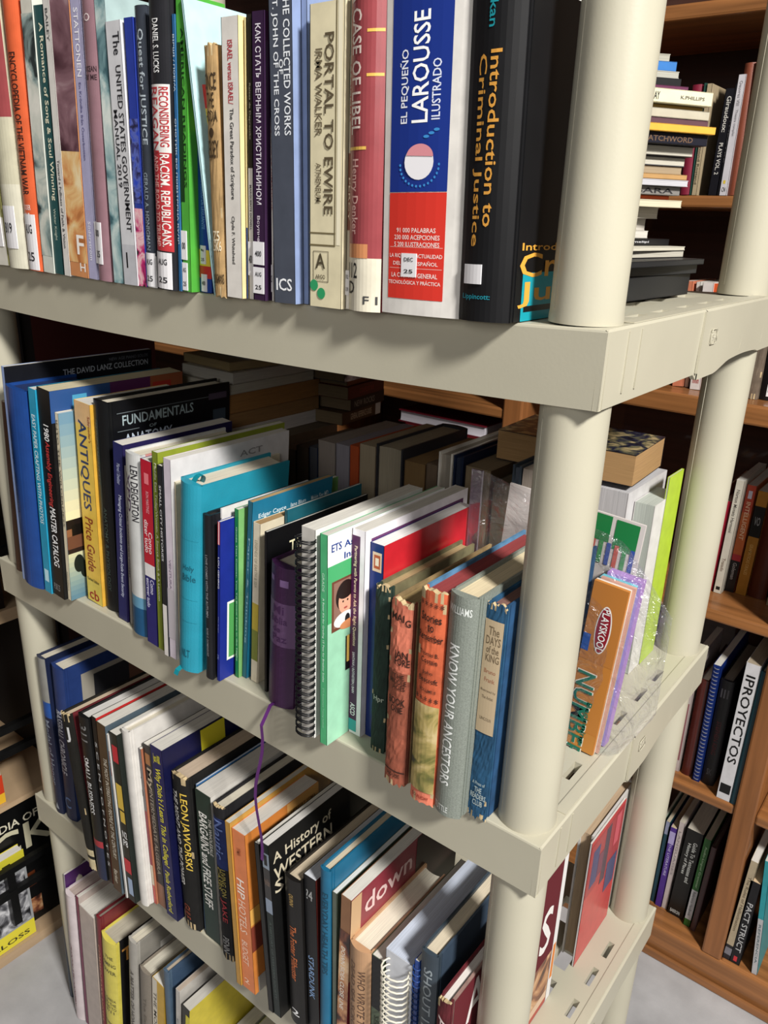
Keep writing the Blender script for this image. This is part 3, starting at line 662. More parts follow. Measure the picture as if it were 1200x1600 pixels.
MIDDLE_SHELF = [
    (-0.8645, -0.005, 0.0005, 0.015, 0.15, 0.2586, 0.096, 'hardcover_book','brown cloth hardcover, first at the left end of the middle shelf', {'k': 'hb','c': '#4b342a'}),
    (-0.8245, -0.017, 0.001, 0.007, 0.2268, 0.3101, 0.0695, 'songbook','tall black songbook with pale blue spine and silver title, beside the blue binder', {'k': 'pb','c': '#8da2cf','rc': '#15161b','rt': [('THE DAVID LANZ COLLECTION', 0.36, 0.97, 0.93, 0.957, '#b4bac2','h'), ('NEW AGE PIANO SOLOS', 0.68, 0.97, 0.968, 0.983, '#6a6e76','h')]}),
    (-0.8171, -0.017, 0.0038, 0.0475, 0.1, 0.2855, 0.0692, 'ring_binder','royal blue ridged binder with faint dark lettering, near the left post', {'k': 'hb','p': '#1a2f60','c': '#1d4488','sd': [(0.35, 0.37, 0.0, 1.0, '#15356f'), (0.6, 0.62, 0.0, 1.0, '#2b57a4'), (0.1, 0.3, 0.0, 0.014, '#3c4a78')], 't': [('LEGENDS OF NATIONS', 0.12, 0.28, 0.62, 0.873, '#15264f','d'), ('SCANDINAVIA', 0.15, 0.3, 0.373, 0.58, '#15264f','d')]}),
    (-0.7645, -0.017, 0.0018, 0.0163, 0.2, 0.291, 0.0774, 'paperback_book','cyan craft paperback about easy paper crafting with photos', {'k': 'pb','c': '#2795b9','t': [('EASY PAPER CRAFTING WITH PHOTOS', 0.25, 0.75, 0.361, 0.884, '#dff3f8','d')], 'sd': [(0.2, 0.8, 0.059, 0.123, '#bfe4f0')]}),
    (-0.7474, -0.015, 0.0028, 0.0288, 0.2019, 0.2935, 0.0791, 'catalog','black 1980 assembly engineering master catalog with white and red spine title', {'k': 'pb','c': '#101012','p': '#cfc4a4','t': [('1980', 0.35, 0.75, 0.769, 0.843, '#f2f2f2','d'), ('Assembly Engineering', 0.3, 0.75, 0.461, 0.765, '#c9413e','d'), ('MASTER CATALOG', 0.35, 0.8, 0.161, 0.456, '#ffffff','d'), ('PUB 25', 0.2, 0.7, 0.032, 0.065, '#888','h')], 'rd': [(0, 0.42, 0.86, 1, '#2c4f86'), (0.42, 0.73, 0.86, 1, '#5a2a58'), (0.73, 1, 0.86, 1, '#a05a3a'), (0.15, 0.25, 0.9, 0.97, '#4f9cc0'), (0.75, 0.9, 0.88, 0.97, '#b83a30')]}),
    (-0.7181, -0.01, 0.0011, 0.0079, 0.15, 0.266, 0.0787, 'paperback_book','cream spined wilderness novel with reflected trees at dusk on its cover', {'k': 'pb','c': '#e0d5b8','rc': '#8fb3bf','t': [('INTO THE WILDERNESS', 0.3, 0.75, 0.415, 0.966, '#6f6a5c','d'), ('SARA DONATI', 0.35, 0.65, 0.056, 0.164, '#8a8577','d')], 'grad': [(0, 1, 0.44, 1, '#e6dcae','#6f93a8'), (0, 1, 0, 0.27, '#5c8090','#c9c8a0')], 'rd': [(0, 1, 0.4, 0.45, '#1c1512'), (0, 1, 0.36, 0.4, '#8a5c3c'), (0, 1, 0.29, 0.36, '#6a4430'), (0, 1, 0.265, 0.29, '#2a1d18'), (0.05, 0.2, 0.36, 0.42, '#120f0c'), (0.3, 0.55, 0.35, 0.43, '#120f0c')], 'rell': [(0.1, 0.2, 0.05, 0.05, '#1c221c'), (0.16, 0.16, 0.05, 0.05, '#1c221c'), (0.3, 0.17, 0.07, 0.06, '#1c221c'), (0.45, 0.13, 0.06, 0.05, '#1c221c')]}),
    (-0.6972, 0.0074, 0.0026, 0.0347, 0.14, 0.2805, 0.0592, 'paperback_book','yellow antiques price guide paperback with navy and brown lettering', {'k': 'pb','c': '#e3bd4e','bands': [(0.0, 0.122, '#dec85a'), (0.898, 1.0, '#d9b07a')], 't': [('ANTIQUES', 0.12, 0.7, 0.486, 0.917, '#1f2c58','d'), ('Price Guide', 0.2, 0.72, 0.165, 0.446, '#8e3d22','d'), ('cb', 0.15, 0.8, 0.013, 0.068, '#a02c20','h'), ('Revised Edition', 0.1, 0.85, 0.111, 0.128, '#5c4a1c','h'), ("Schroeder's", 0.8, 0.95, 0.824, 0.944, '#8e3d22','d')], 'rc': '#d6a53e'}),
    (-0.662, 0.0125, 0.0022, 0.0286, 0.192, 0.2871, 0.0587, 'hardcover_book','large black anatomy and physiology textbook with white cover title', {'k': 'hb','c': '#0f1012','rc': '#0b0c10','sd': [(0.05, 0.45, 0.367, 0.919, '#2b3330')], 't': [('FUNDAMENTALS', 0.15, 0.4, 0.618, 0.901, '#51605c','d'), ('ANATOMY & PHYSIOLOGY', 0.5, 0.7, 0.103, 0.519, '#3a4540','d')], 'rt': [('FUNDAMENTALS', 0.07, 0.66, 0.89, 0.935, '#9fb0b4','h'), ('OF', 0.28, 0.34, 0.86, 0.875, '#9fb0b4','h'), ('ANATOMY', 0.08, 0.47, 0.8, 0.85, '#b4c0ce','h'), ('PHYSIOLOGY', 0.25, 0.72, 0.745, 0.79, '#9aa6b4','h')], 'rd': [(0.03, 0.97, 0.945, 0.948, '#6a7276'), (0.03, 0.2, 0.865, 0.868, '#6a7276'), (0.8, 0.97, 0.93, 0.96, '#4a4050'), (0.84, 0.96, 0.82, 0.88, '#3a4652')]}),
    (-0.6206, 0.0038, 0.0023, 0.0196, 0.17, 0.2445, 0.0913, 'paperback_book','navy paperback about managing critical incidents and event security', {'k': 'pb','c': '#26295c','t': [('Managing Critical Incidents and Large-Scale Event Security', 0.35, 0.75, 0.142, 0.727, '#c9cfe6','d'), ('Marvel / Smeltzer', 0.35, 0.7, 0.784, 0.895, '#aab0cc','d')], 'rc': '#241f4a'}),
    (-0.5975, 0.0049, 0.001, 0.0061, 0.14, 0.2187, 0.077, 'paperback_book','narrow grey softcover between the navy and the white-blue spines', {'k': 'pb','c': '#8f8b86','t': [('CARL SANDBURG POEMS', 0.3, 0.7, 0.313, 0.759, '#55504c','d')]}),
    (-0.5789, -0.0029, 0.0024, 0.0292, 0.15, 0.2414, 0.0638, 'hardcover_book','white dust-jacketed thriller with a deep blue submarine-like scene at its foot', {'k': 'hb','c': '#c9cac8','bands': [(0.0, 0.163, '#1a4e75'), (0.163, 0.227, '#5d8fab')], 't': [('LEN DEIGHTON', 0.45, 0.85, 0.651, 0.942, '#22212a','d'), ('XPD', 0.05, 0.4, 0.689, 0.896, '#4a3358','d')], 'rc': '#c98a84'}),
    (-0.5415, -0.0088, 0.0017, 0.0205, 0.14, 0.2409, 0.0598, 'paperback_book','red, white and navy Portuguese phrasebook paperback', {'k': 'pb','c': '#29276a','bands': [(0.457, 1.0, '#b81f33'), (0.386, 0.457, '#e4e1e0')], 't': [('Como', 0.5, 0.85, 0.517, 0.635, '#f3dfe0','d'), ('dizer tudo', 0.15, 0.5, 0.517, 0.693, '#f3dfe0','d'), ('Como', 0.5, 0.85, 0.293, 0.375, '#d8d6ee','d'), ('escrever tudo', 0.15, 0.45, 0.209, 0.375, '#d8d6ee','d'), ('RON MARTINEZ', 0.4, 0.65, 0.731, 0.844, '#e8a0a8','d')], 'sd': [(0.3, 0.7, 0.881, 0.936, '#e27a82')]}),
    (-0.5187, -0.0095, 0.0011, 0.01, 0.1969, 0.255, 0.06, 'paperback_book','slim olive green source book, its cover edge showing above its neighbours', {'k': 'pb','c': '#7c8a2e','rc': '#8a9632','t': [('Middle East Today/Women: A Source Book & A Lexicon', 0.25, 0.75, 0.265, 0.949, '#e9ecc8','d')]}),
    (-0.5011, -0.0142, 0.0009, 0.0086, 0.15, 0.2433, 0.0489, 'paperback_book','thin black softcover with a white foot', {'k': 'pb','c': '#232529','bands': [(0.0, 0.286, '#ded9d4')], 't': [('SMALL CITY HISTORIES', 0.3, 0.7, 0.521, 0.904, '#c9c9c9','d')]}),
    (-0.4921, -0.0129, 0.0011, 0.0125, 0.1813, 0.2531, 0.0518, 'magazine','white lilac-tinted magazine, its plain cover rising behind the turquoise bible', {'k': 'pb','c': '#cfc4cf','rc': '#d2cfcf','t': [('VENTURA', 0.35, 0.65, 0.369, 0.521, '#8d7f94','d')], 'rt': [('ACT', 0.55, 0.75, 0.93, 0.96, '#8a8684','h')], 'sd': [(0, 1, 0.105, 0.369, '#b9b2b8')]}),
    (-0.4792, -0.0088, 0.0007, 0.003, 0.1586, 0.2271, 0.0514, 'magazine','cream magazine slipped between the white magazine and the turquoise bible', {'k': 'pb','c': '#c9bda0','rc': '#d9cfb4','rt': [("BERNSTEIN'S", 0.3, 0.95, 0.93, 0.965, '#4b4a48','h')]}),
    (-0.4708, -0.015, 0.0039, 0.0338, 0.1302, 0.237, 0.1006, 'bible','turquoise leather-look bible with a turquoise ribbon marker', {'k': 'hb','round': 1, 'c': '#268fa6','leather': 1, 't': [('Holy', 0.42, 0.85, 0.557, 0.592, '#17596b','h'), ('Bible', 0.4, 0.9, 0.508, 0.543, '#17596b','h'), ('NLT', 0.4, 0.75, 0.082, 0.126, '#17596b','h')], 'sd': [(0.05, 0.95, 0.721, 0.723, '#1d788c'), (0.05, 0.95, 0.408, 0.41, '#1d788c'), (0.05, 0.95, 0.284, 0.286, '#1d788c')], 'ribbon': '#148391'}),
    (-0.425, -0.013, 0.001, 0.0115, 0.13, 0.2047, 0.0447, 'dvd_case','black plastic cased spine with rounded corners beside the turquoise bible', {'k': 'hb','c': '#1b1b1e','t': [('LOVE COMES WITH THE AUTUMN', 0.35, 0.65, 0.395, 0.771, '#8f8f92','d'), ('ROSE C. DOMINGUEZ', 0.35, 0.6, 0.147, 0.326, '#8f8f92','d')]}),
    (-0.4131, 0.0006, 0.0006, 0.003, 0.1346, 0.2099, 0.0443, 'hardcover_book','white-topped hardcover standing just behind the blue baseball biography', {'k': 'hb','c': '#d2cfcd','rc': '#d9d6d2','bands': [(0.0, 0.791, '#2c2c38')], 't': [('US-34', 0.2, 0.8, 0.829, 0.95, '#555','d')]}),
    (-0.4097, -0.01, 0.0008, 0.0042, 0.13, 0.2003, 0.0673, 'paperback_book','royal blue baseball biography paperback with a green illustrated cover panel', {'k': 'pb','c': '#1a2a86','bands': [(0.677, 1.0, '#1a2a86')], 'sd': [(0.1, 0.9, 0.866, 1.0, '#c8404e'), (0.35, 0.65, 0.866, 1.0, '#e8d8dc')], 't': [('LOU GEHRIG', 0.3, 0.8, 0.601, 0.791, '#f0f2fa','d'), ('Max Rogel', 0.35, 0.65, 0.323, 0.423, '#9aa6e0','d'), ('2-45', 0.2, 0.8, 0.146, 0.178, '#8896d8','h')], 'rd': [(0.08, 0.95, 0.12, 0.5, '#e4e8e0'), (0.1, 0.95, 0.135, 0.485, '#4f9a54')], 'rt': [('by Gu', 0.25, 0.9, 0.05, 0.1, '#9fd0e8','h')]}),
    (-0.4009, 0.0094, 0.0008, 0.0062, 0.16, 0.2104, 0.046, 'paperback_book','emerald green paperback with thin white spine lettering', {'k': 'pb','c': '#1f7d44','rc': '#79b26a','t': [('Guide That Comes: You To Know Hope in the Night', 0.35, 0.65, 0.104, 0.903, '#cfe8cf','d')]}),
    (-0.3943, 0.0143, 0.0011, 0.0072, 0.1256, 0.2223, 0.0874, 'paperback_book','tan-edged paperback with a teal cover standing above the cream book', {'k': 'pb','c': '#2b6477','rc': '#1f6f8e','p': '#a98d62','rt': [('Edgar Cayce', 0.07, 0.4, 0.9, 0.93, '#cfe0e6','h'), ('Jane Blum', 0.45, 0.65, 0.9, 0.93, '#cfe0e6','h'), ('Melvin Siex MD', 0.72, 0.95, 0.9, 0.93, '#cfe0e6','h')], 't': [('Paper & Thinking', 0.3, 0.7, 0.211, 0.807, '#8fb2bd','d')]}),
    (-0.3811, 0.0155, 0.0011, 0.0109, 0.15, 0.1991, 0.0592, 'paperback_book','cream paperback with a yellow and moss green painted band low on the spine', {'k': 'pb','c': '#d6cbb2','p': '#9c7c52','bands': [(0.343, 0.514, '#c0a93a'), (0.144, 0.343, '#7c8034')], 't': [('LEGENDS OF EARTH & SEA', 0.3, 0.7, 0.613, 0.9, '#a99f88','d')], 'rc': '#d3c8ae'}),
    (-0.357, 0.05, 0.0005, 0.004, 0.125, 0.207, 0.0, 'paperback_book','thin dark teal book behind the black booklet', {'k': 'pb','c': '#245a66','rc': '#1f5b68'}),
    (-0.3526, 0.0103, 0.0006, 0.0036, 0.165, 0.196, 0.0301, 'booklet','black booklet with white cover word beginning The, behind the purple bible', {'k': 'pb','c': '#1a1a1c','rc': '#0e0e10','rt': [('The', 0.2, 0.36, 0.83, 0.9, '#e6dfb8','h')]}),
    (-0.341, 0.0056, 0.0026, 0.0377, 0.1, 0.1696, 0.0555, 'bible','small purple leather-look bible with an embossed lilac spine panel', {'k': 'hb','round': 1, 'c': '#43214a','leather': 1, 'sd': [(0, 1, 0.453, 0.757, '#6b4c74'), (0.1, 0.3, 0.89, 0.927, '#8a6a9c'), (0.55, 0.8, 0.871, 0.918, '#8a6a9c')], 't': [('Mi', 0.3, 0.7, 0.68, 0.738, '#4d2c58','h'), ('Biblia', 0.2, 0.8, 0.611, 0.66, '#4d2c58','h'), ('de', 0.3, 0.6, 0.552, 0.592, '#4d2c58','h'), ('Paz', 0.3, 0.8, 0.483, 0.533, '#4d2c58','h')], 'ribbon': '#5c2a6e'}),
    (-0.3011, 0.0216, 0.0006, 0.003, 0.1, 0.1743, 0.0445, 'paperback_book','narrow dark red and yellow paperback beside the wire-bound book', {'k': 'pb','c': '#6e2420','bands': [(0.209, 0.515, '#c3a338'), (0.029, 0.209, '#a0621f')], 't': [('FICTION STORY', 0.3, 0.7, 0.565, 0.855, '#d9b46a','d')]}),
    (-0.2697, -0.0163, 0.0006, 0.0182, 0.1705, 0.2312, 0.0065, 'spiral_bound_book','thick wire-bound book with black coil and white pages, in mid shelf', {'k': 'pb','c': '#c9c5be','rc': '#e6e4e0','coil': '#151517','coilw': 0.021}),
    (-0.2427, -0.0171, 0.0005, 0.0097, 0.1905, 0.2304, -0.0048, 'booklet','mint green teaching booklet with a schoolchild photo on its cover', {'k': 'pb','c': '#4fae77','rc': '#9cd2b2','t': [('GRADE', 0.35, 0.65, 0.748, 0.832, '#b9e0c8','d'), ('A Rater Kit for Grading 15 Pass for Breaker Scales', 0.35, 0.65, 0.32, 0.719, '#d6f0e0','d'), ('ETS Assessment Training Institute', 0.35, 0.65, 0.086, 0.289, '#8fd0a8','d')], 'rd': [(0, 1, 0.86, 1, '#f0f0ee'), (0, 1, 0.6, 0.86, '#4aa96c'), (0.03, 0.23, 0.55, 0.785, '#6e4030'), (0.045, 0.22, 0.565, 0.775, '#8c6a5c'), (0.14, 0.4, 0.33, 0.5, '#141414'), (0.15, 0.17, 0.37, 0.5, '#d8b45c')], 'rell': [(0.135, 0.7, 0.075, 0.07, '#231613'), (0.135, 0.675, 0.055, 0.06, '#d9a288'), (0.135, 0.715, 0.058, 0.03, '#231613'), (0.13, 0.59, 0.085, 0.035, '#ebe6e6'), (0.15, 0.585, 0.02, 0.025, '#1c1c20'), (0.115, 0.675, 0.006, 0.005, '#2a1a16'), (0.15, 0.675, 0.006, 0.005, '#2a1a16'), (0.135, 0.642, 0.014, 0.005, '#a85048'), (0.17, 0.56, 0.08, 0.022, '#c88458')], 'rt': [('ETS', 0.025, 0.1, 0.92, 0.955, '#1f3f8a','h'), ('Assessment', 0.12, 0.45, 0.92, 0.95, '#1f3f8a','h'), ('Institute', 0.12, 0.36, 0.87, 0.9, '#1f3f8a','h')]}),
    (-0.2326, 0.0159, 0.0005, 0.0162, 0.1773, 0.2294, 0.0009, 'paperback_book','white and plum paperback on partnering with parents', {'k': 'pb','c': '#f0edf0','rc': '#e9e5ea','sd': [(0, 0.62, 0.053, 0.971, '#4c2049'), (0, 0.62, 0.014, 0.075, '#3aa3a3')], 't': [('Partnering with Parents to Ask the Right Questions', 0.15, 0.45, 0.453, 0.925, '#ecd9b8','d'), ('SANTANA | ROTHSTEIN | BAIN', 0.15, 0.4, 0.214, 0.422, '#f0e8f0','d'), ('ASCD', 0.12, 0.5, 0.096, 0.161, '#ffffff','d')], 'rd': [(0.05, 0.95, 0.04, 0.96, '#5b2a5c')]}),
    (-0.216, 0.0231, 0.0005, 0.0168, 0.1551, 0.2174, 0.0004, 'paperback_book','navy-spined book with a square emblem and a glossy red cover', {'k': 'pb','c': '#1a3070','rc': '#c0262f','p': '#e2dfdc','sd': [(0.2, 0.85, 0.869, 0.961, '#d9c4a8'), (0.3, 0.75, 0.883, 0.948, '#b05a3c'), (0.4, 0.65, 0.897, 0.934, '#e6dcc4')], 'gloss': 1}),
    (-0.1987, 0.011, 0.0006, 0.0174, 0.145, 0.1842, 0.0043, 'hardcover_book','very worn dark green cloth hardcover with frayed edges', {'bc': '#6a6448','k': 'hb','c': '#24362e','worn': 2, 'p': '#a8946c','t': [('Hpr', 0.2, 0.9, 0.315, 0.356, '#b7c0b0','h')]}),
    (-0.1593, -0.0159, 0.0006, 0.0239, 0.165, 0.1928, 0.0036, 'hardcover_book','crumbling terracotta hardcover lettered BOOK ONE, its spine flaking', {'bc': '#8a7450','k': 'hb','c': '#92503c','worn': 2, 'p': '#a08a5e','bands': [(0.638, 1.0, '#c67058')], 't': [('MAI', 0.1, 0.7, 0.905, 0.942, '#2c1a14','h'), ('G', 0.75, 0.95, 0.886, 0.923, '#2c1a14','h'), ('IAN', 0.35, 0.9, 0.716, 0.754, '#2c1a14','h'), ('FORE', 0.35, 0.98, 0.677, 0.716, '#2c1a14','h'), ('THE', 0.3, 0.8, 0.604, 0.629, '#3a1f16','h'), ('MIDDLE', 0.15, 0.9, 0.575, 0.6, '#3a1f16','h'), ('AGES', 0.3, 0.85, 0.545, 0.57, '#3a1f16','h'), ('BOOK', 0.12, 0.88, 0.46, 0.5, '#2c1a14','h'), ('ONE', 0.25, 0.8, 0.42, 0.455, '#2c1a14','h'), ('HOUSE', 0.2, 0.8, 0.046, 0.068, '#3a1f16','h')], 'sd': [(0.02, 0.98, 0.078, 0.084, '#2c1a14')]}),
    (-0.1254, -0.0202, 0.0006, 0.0256, 0.175, 0.2161, 0.0046, 'hardcover_book','orange-topped story anthology with a painted landscape jacket and torn foot', {'bc': '#4f7a9c','k': 'hb','c': '#c9623f','worn': 1, 'p': '#8c3a3a','bands': [(0.0, 0.064, '#d77a60')], 'sa': [(0, 1, 0.064, 0.494, 'land')], 't': [('Stories', 0.1, 0.9, 0.87, 0.907, '#33201a','h'), ('to', 0.4, 0.65, 0.828, 0.861, '#33201a','h'), ('Remember', 0.03, 0.98, 0.786, 0.819, '#33201a','h'), ('Thomas B.', 0.12, 0.88, 0.72, 0.739, '#43281e','h'), ('Costain', 0.2, 0.85, 0.686, 0.71, '#43281e','h'), ('John', 0.3, 0.7, 0.633, 0.652, '#43281e','h'), ('Beecroft', 0.15, 0.9, 0.598, 0.623, '#43281e','h'), ('VOLUME II', 0.2, 0.85, 0.554, 0.569, '#43281e','h'), ('* * * * *', 0.05, 0.95, 0.509, 0.534, '#43281e','h'), ('* * * * *', 0.05, 0.95, 0.934, 0.957, '#43281e','h'), ('DOUBLEDAY', 0.15, 0.85, 0.025, 0.042, '#8a2a20','h')], 'rc': '#5f86a6'}),
    (-0.0994, -0.0178, 0.0008, 0.0274, 0.172, 0.2211, 0.0099, 'hardcover_book','sage grey cloth hardcover on knowing your ancestors with silver lettering', {'k': 'hb','round': 0.6, 'c': '#7d837b','p': '#d6c6a4','t': [('WILLIAMS', 0.04, 0.86, 0.924, 0.956, '#d6dad6','h'), ('KNOW YOUR ANCESTORS', 0.2, 0.58, 0.151, 0.795, '#e4e7e4','d'), ('TUTTLE', 0.05, 0.62, 0.019, 0.047, '#d6dad6','h')]}),
    (-0.0716, -0.0051, 0.0007, 0.0181, 0.1733, 0.2147, 0.0094, 'hardcover_book','blue hardcover beside the corner post with a beige spine label and chipped top', {'k': 'hb','c': '#1f4a6a','worn': 2, 'p': '#7c5a52','rc': '#21476c','lidw': 0.6, 'sd': [(0.02, 0.98, 0.424, 0.934, '#b6a284')], 't': [('The', 0.25, 0.8, 0.87, 0.907, '#6a5a44','h'), ('DAYS', 0.15, 0.9, 0.828, 0.865, '#6a5a44','h'), ('of the', 0.2, 0.85, 0.791, 0.823, '#6a5a44','h'), ('KING', 0.2, 0.9, 0.753, 0.786, '#6a5a44','h'), ('Bruno', 0.2, 0.8, 0.701, 0.72, '#9c6a50','h'), ('Frank', 0.25, 0.8, 0.662, 0.682, '#9c6a50','h'), ('Illustrated by', 0.1, 0.9, 0.614, 0.628, '#7a6a54','h'), ('The Artist', 0.2, 0.8, 0.585, 0.599, '#7a6a54','h'), ('LINCOLN', 0.2, 0.8, 0.485, 0.5, '#7a6a54','h'), ('A Press of', 0.15, 0.85, 0.167, 0.184, '#a8b8b8','h'), ('THE', 0.3, 0.7, 0.129, 0.156, '#b0bdbb','h'), ('READERS', 0.1, 0.95, 0.097, 0.124, '#b0bdbb','h'), ('CLUB', 0.25, 0.8, 0.064, 0.091, '#b0bdbb','h')], 'sq': 1}),
]
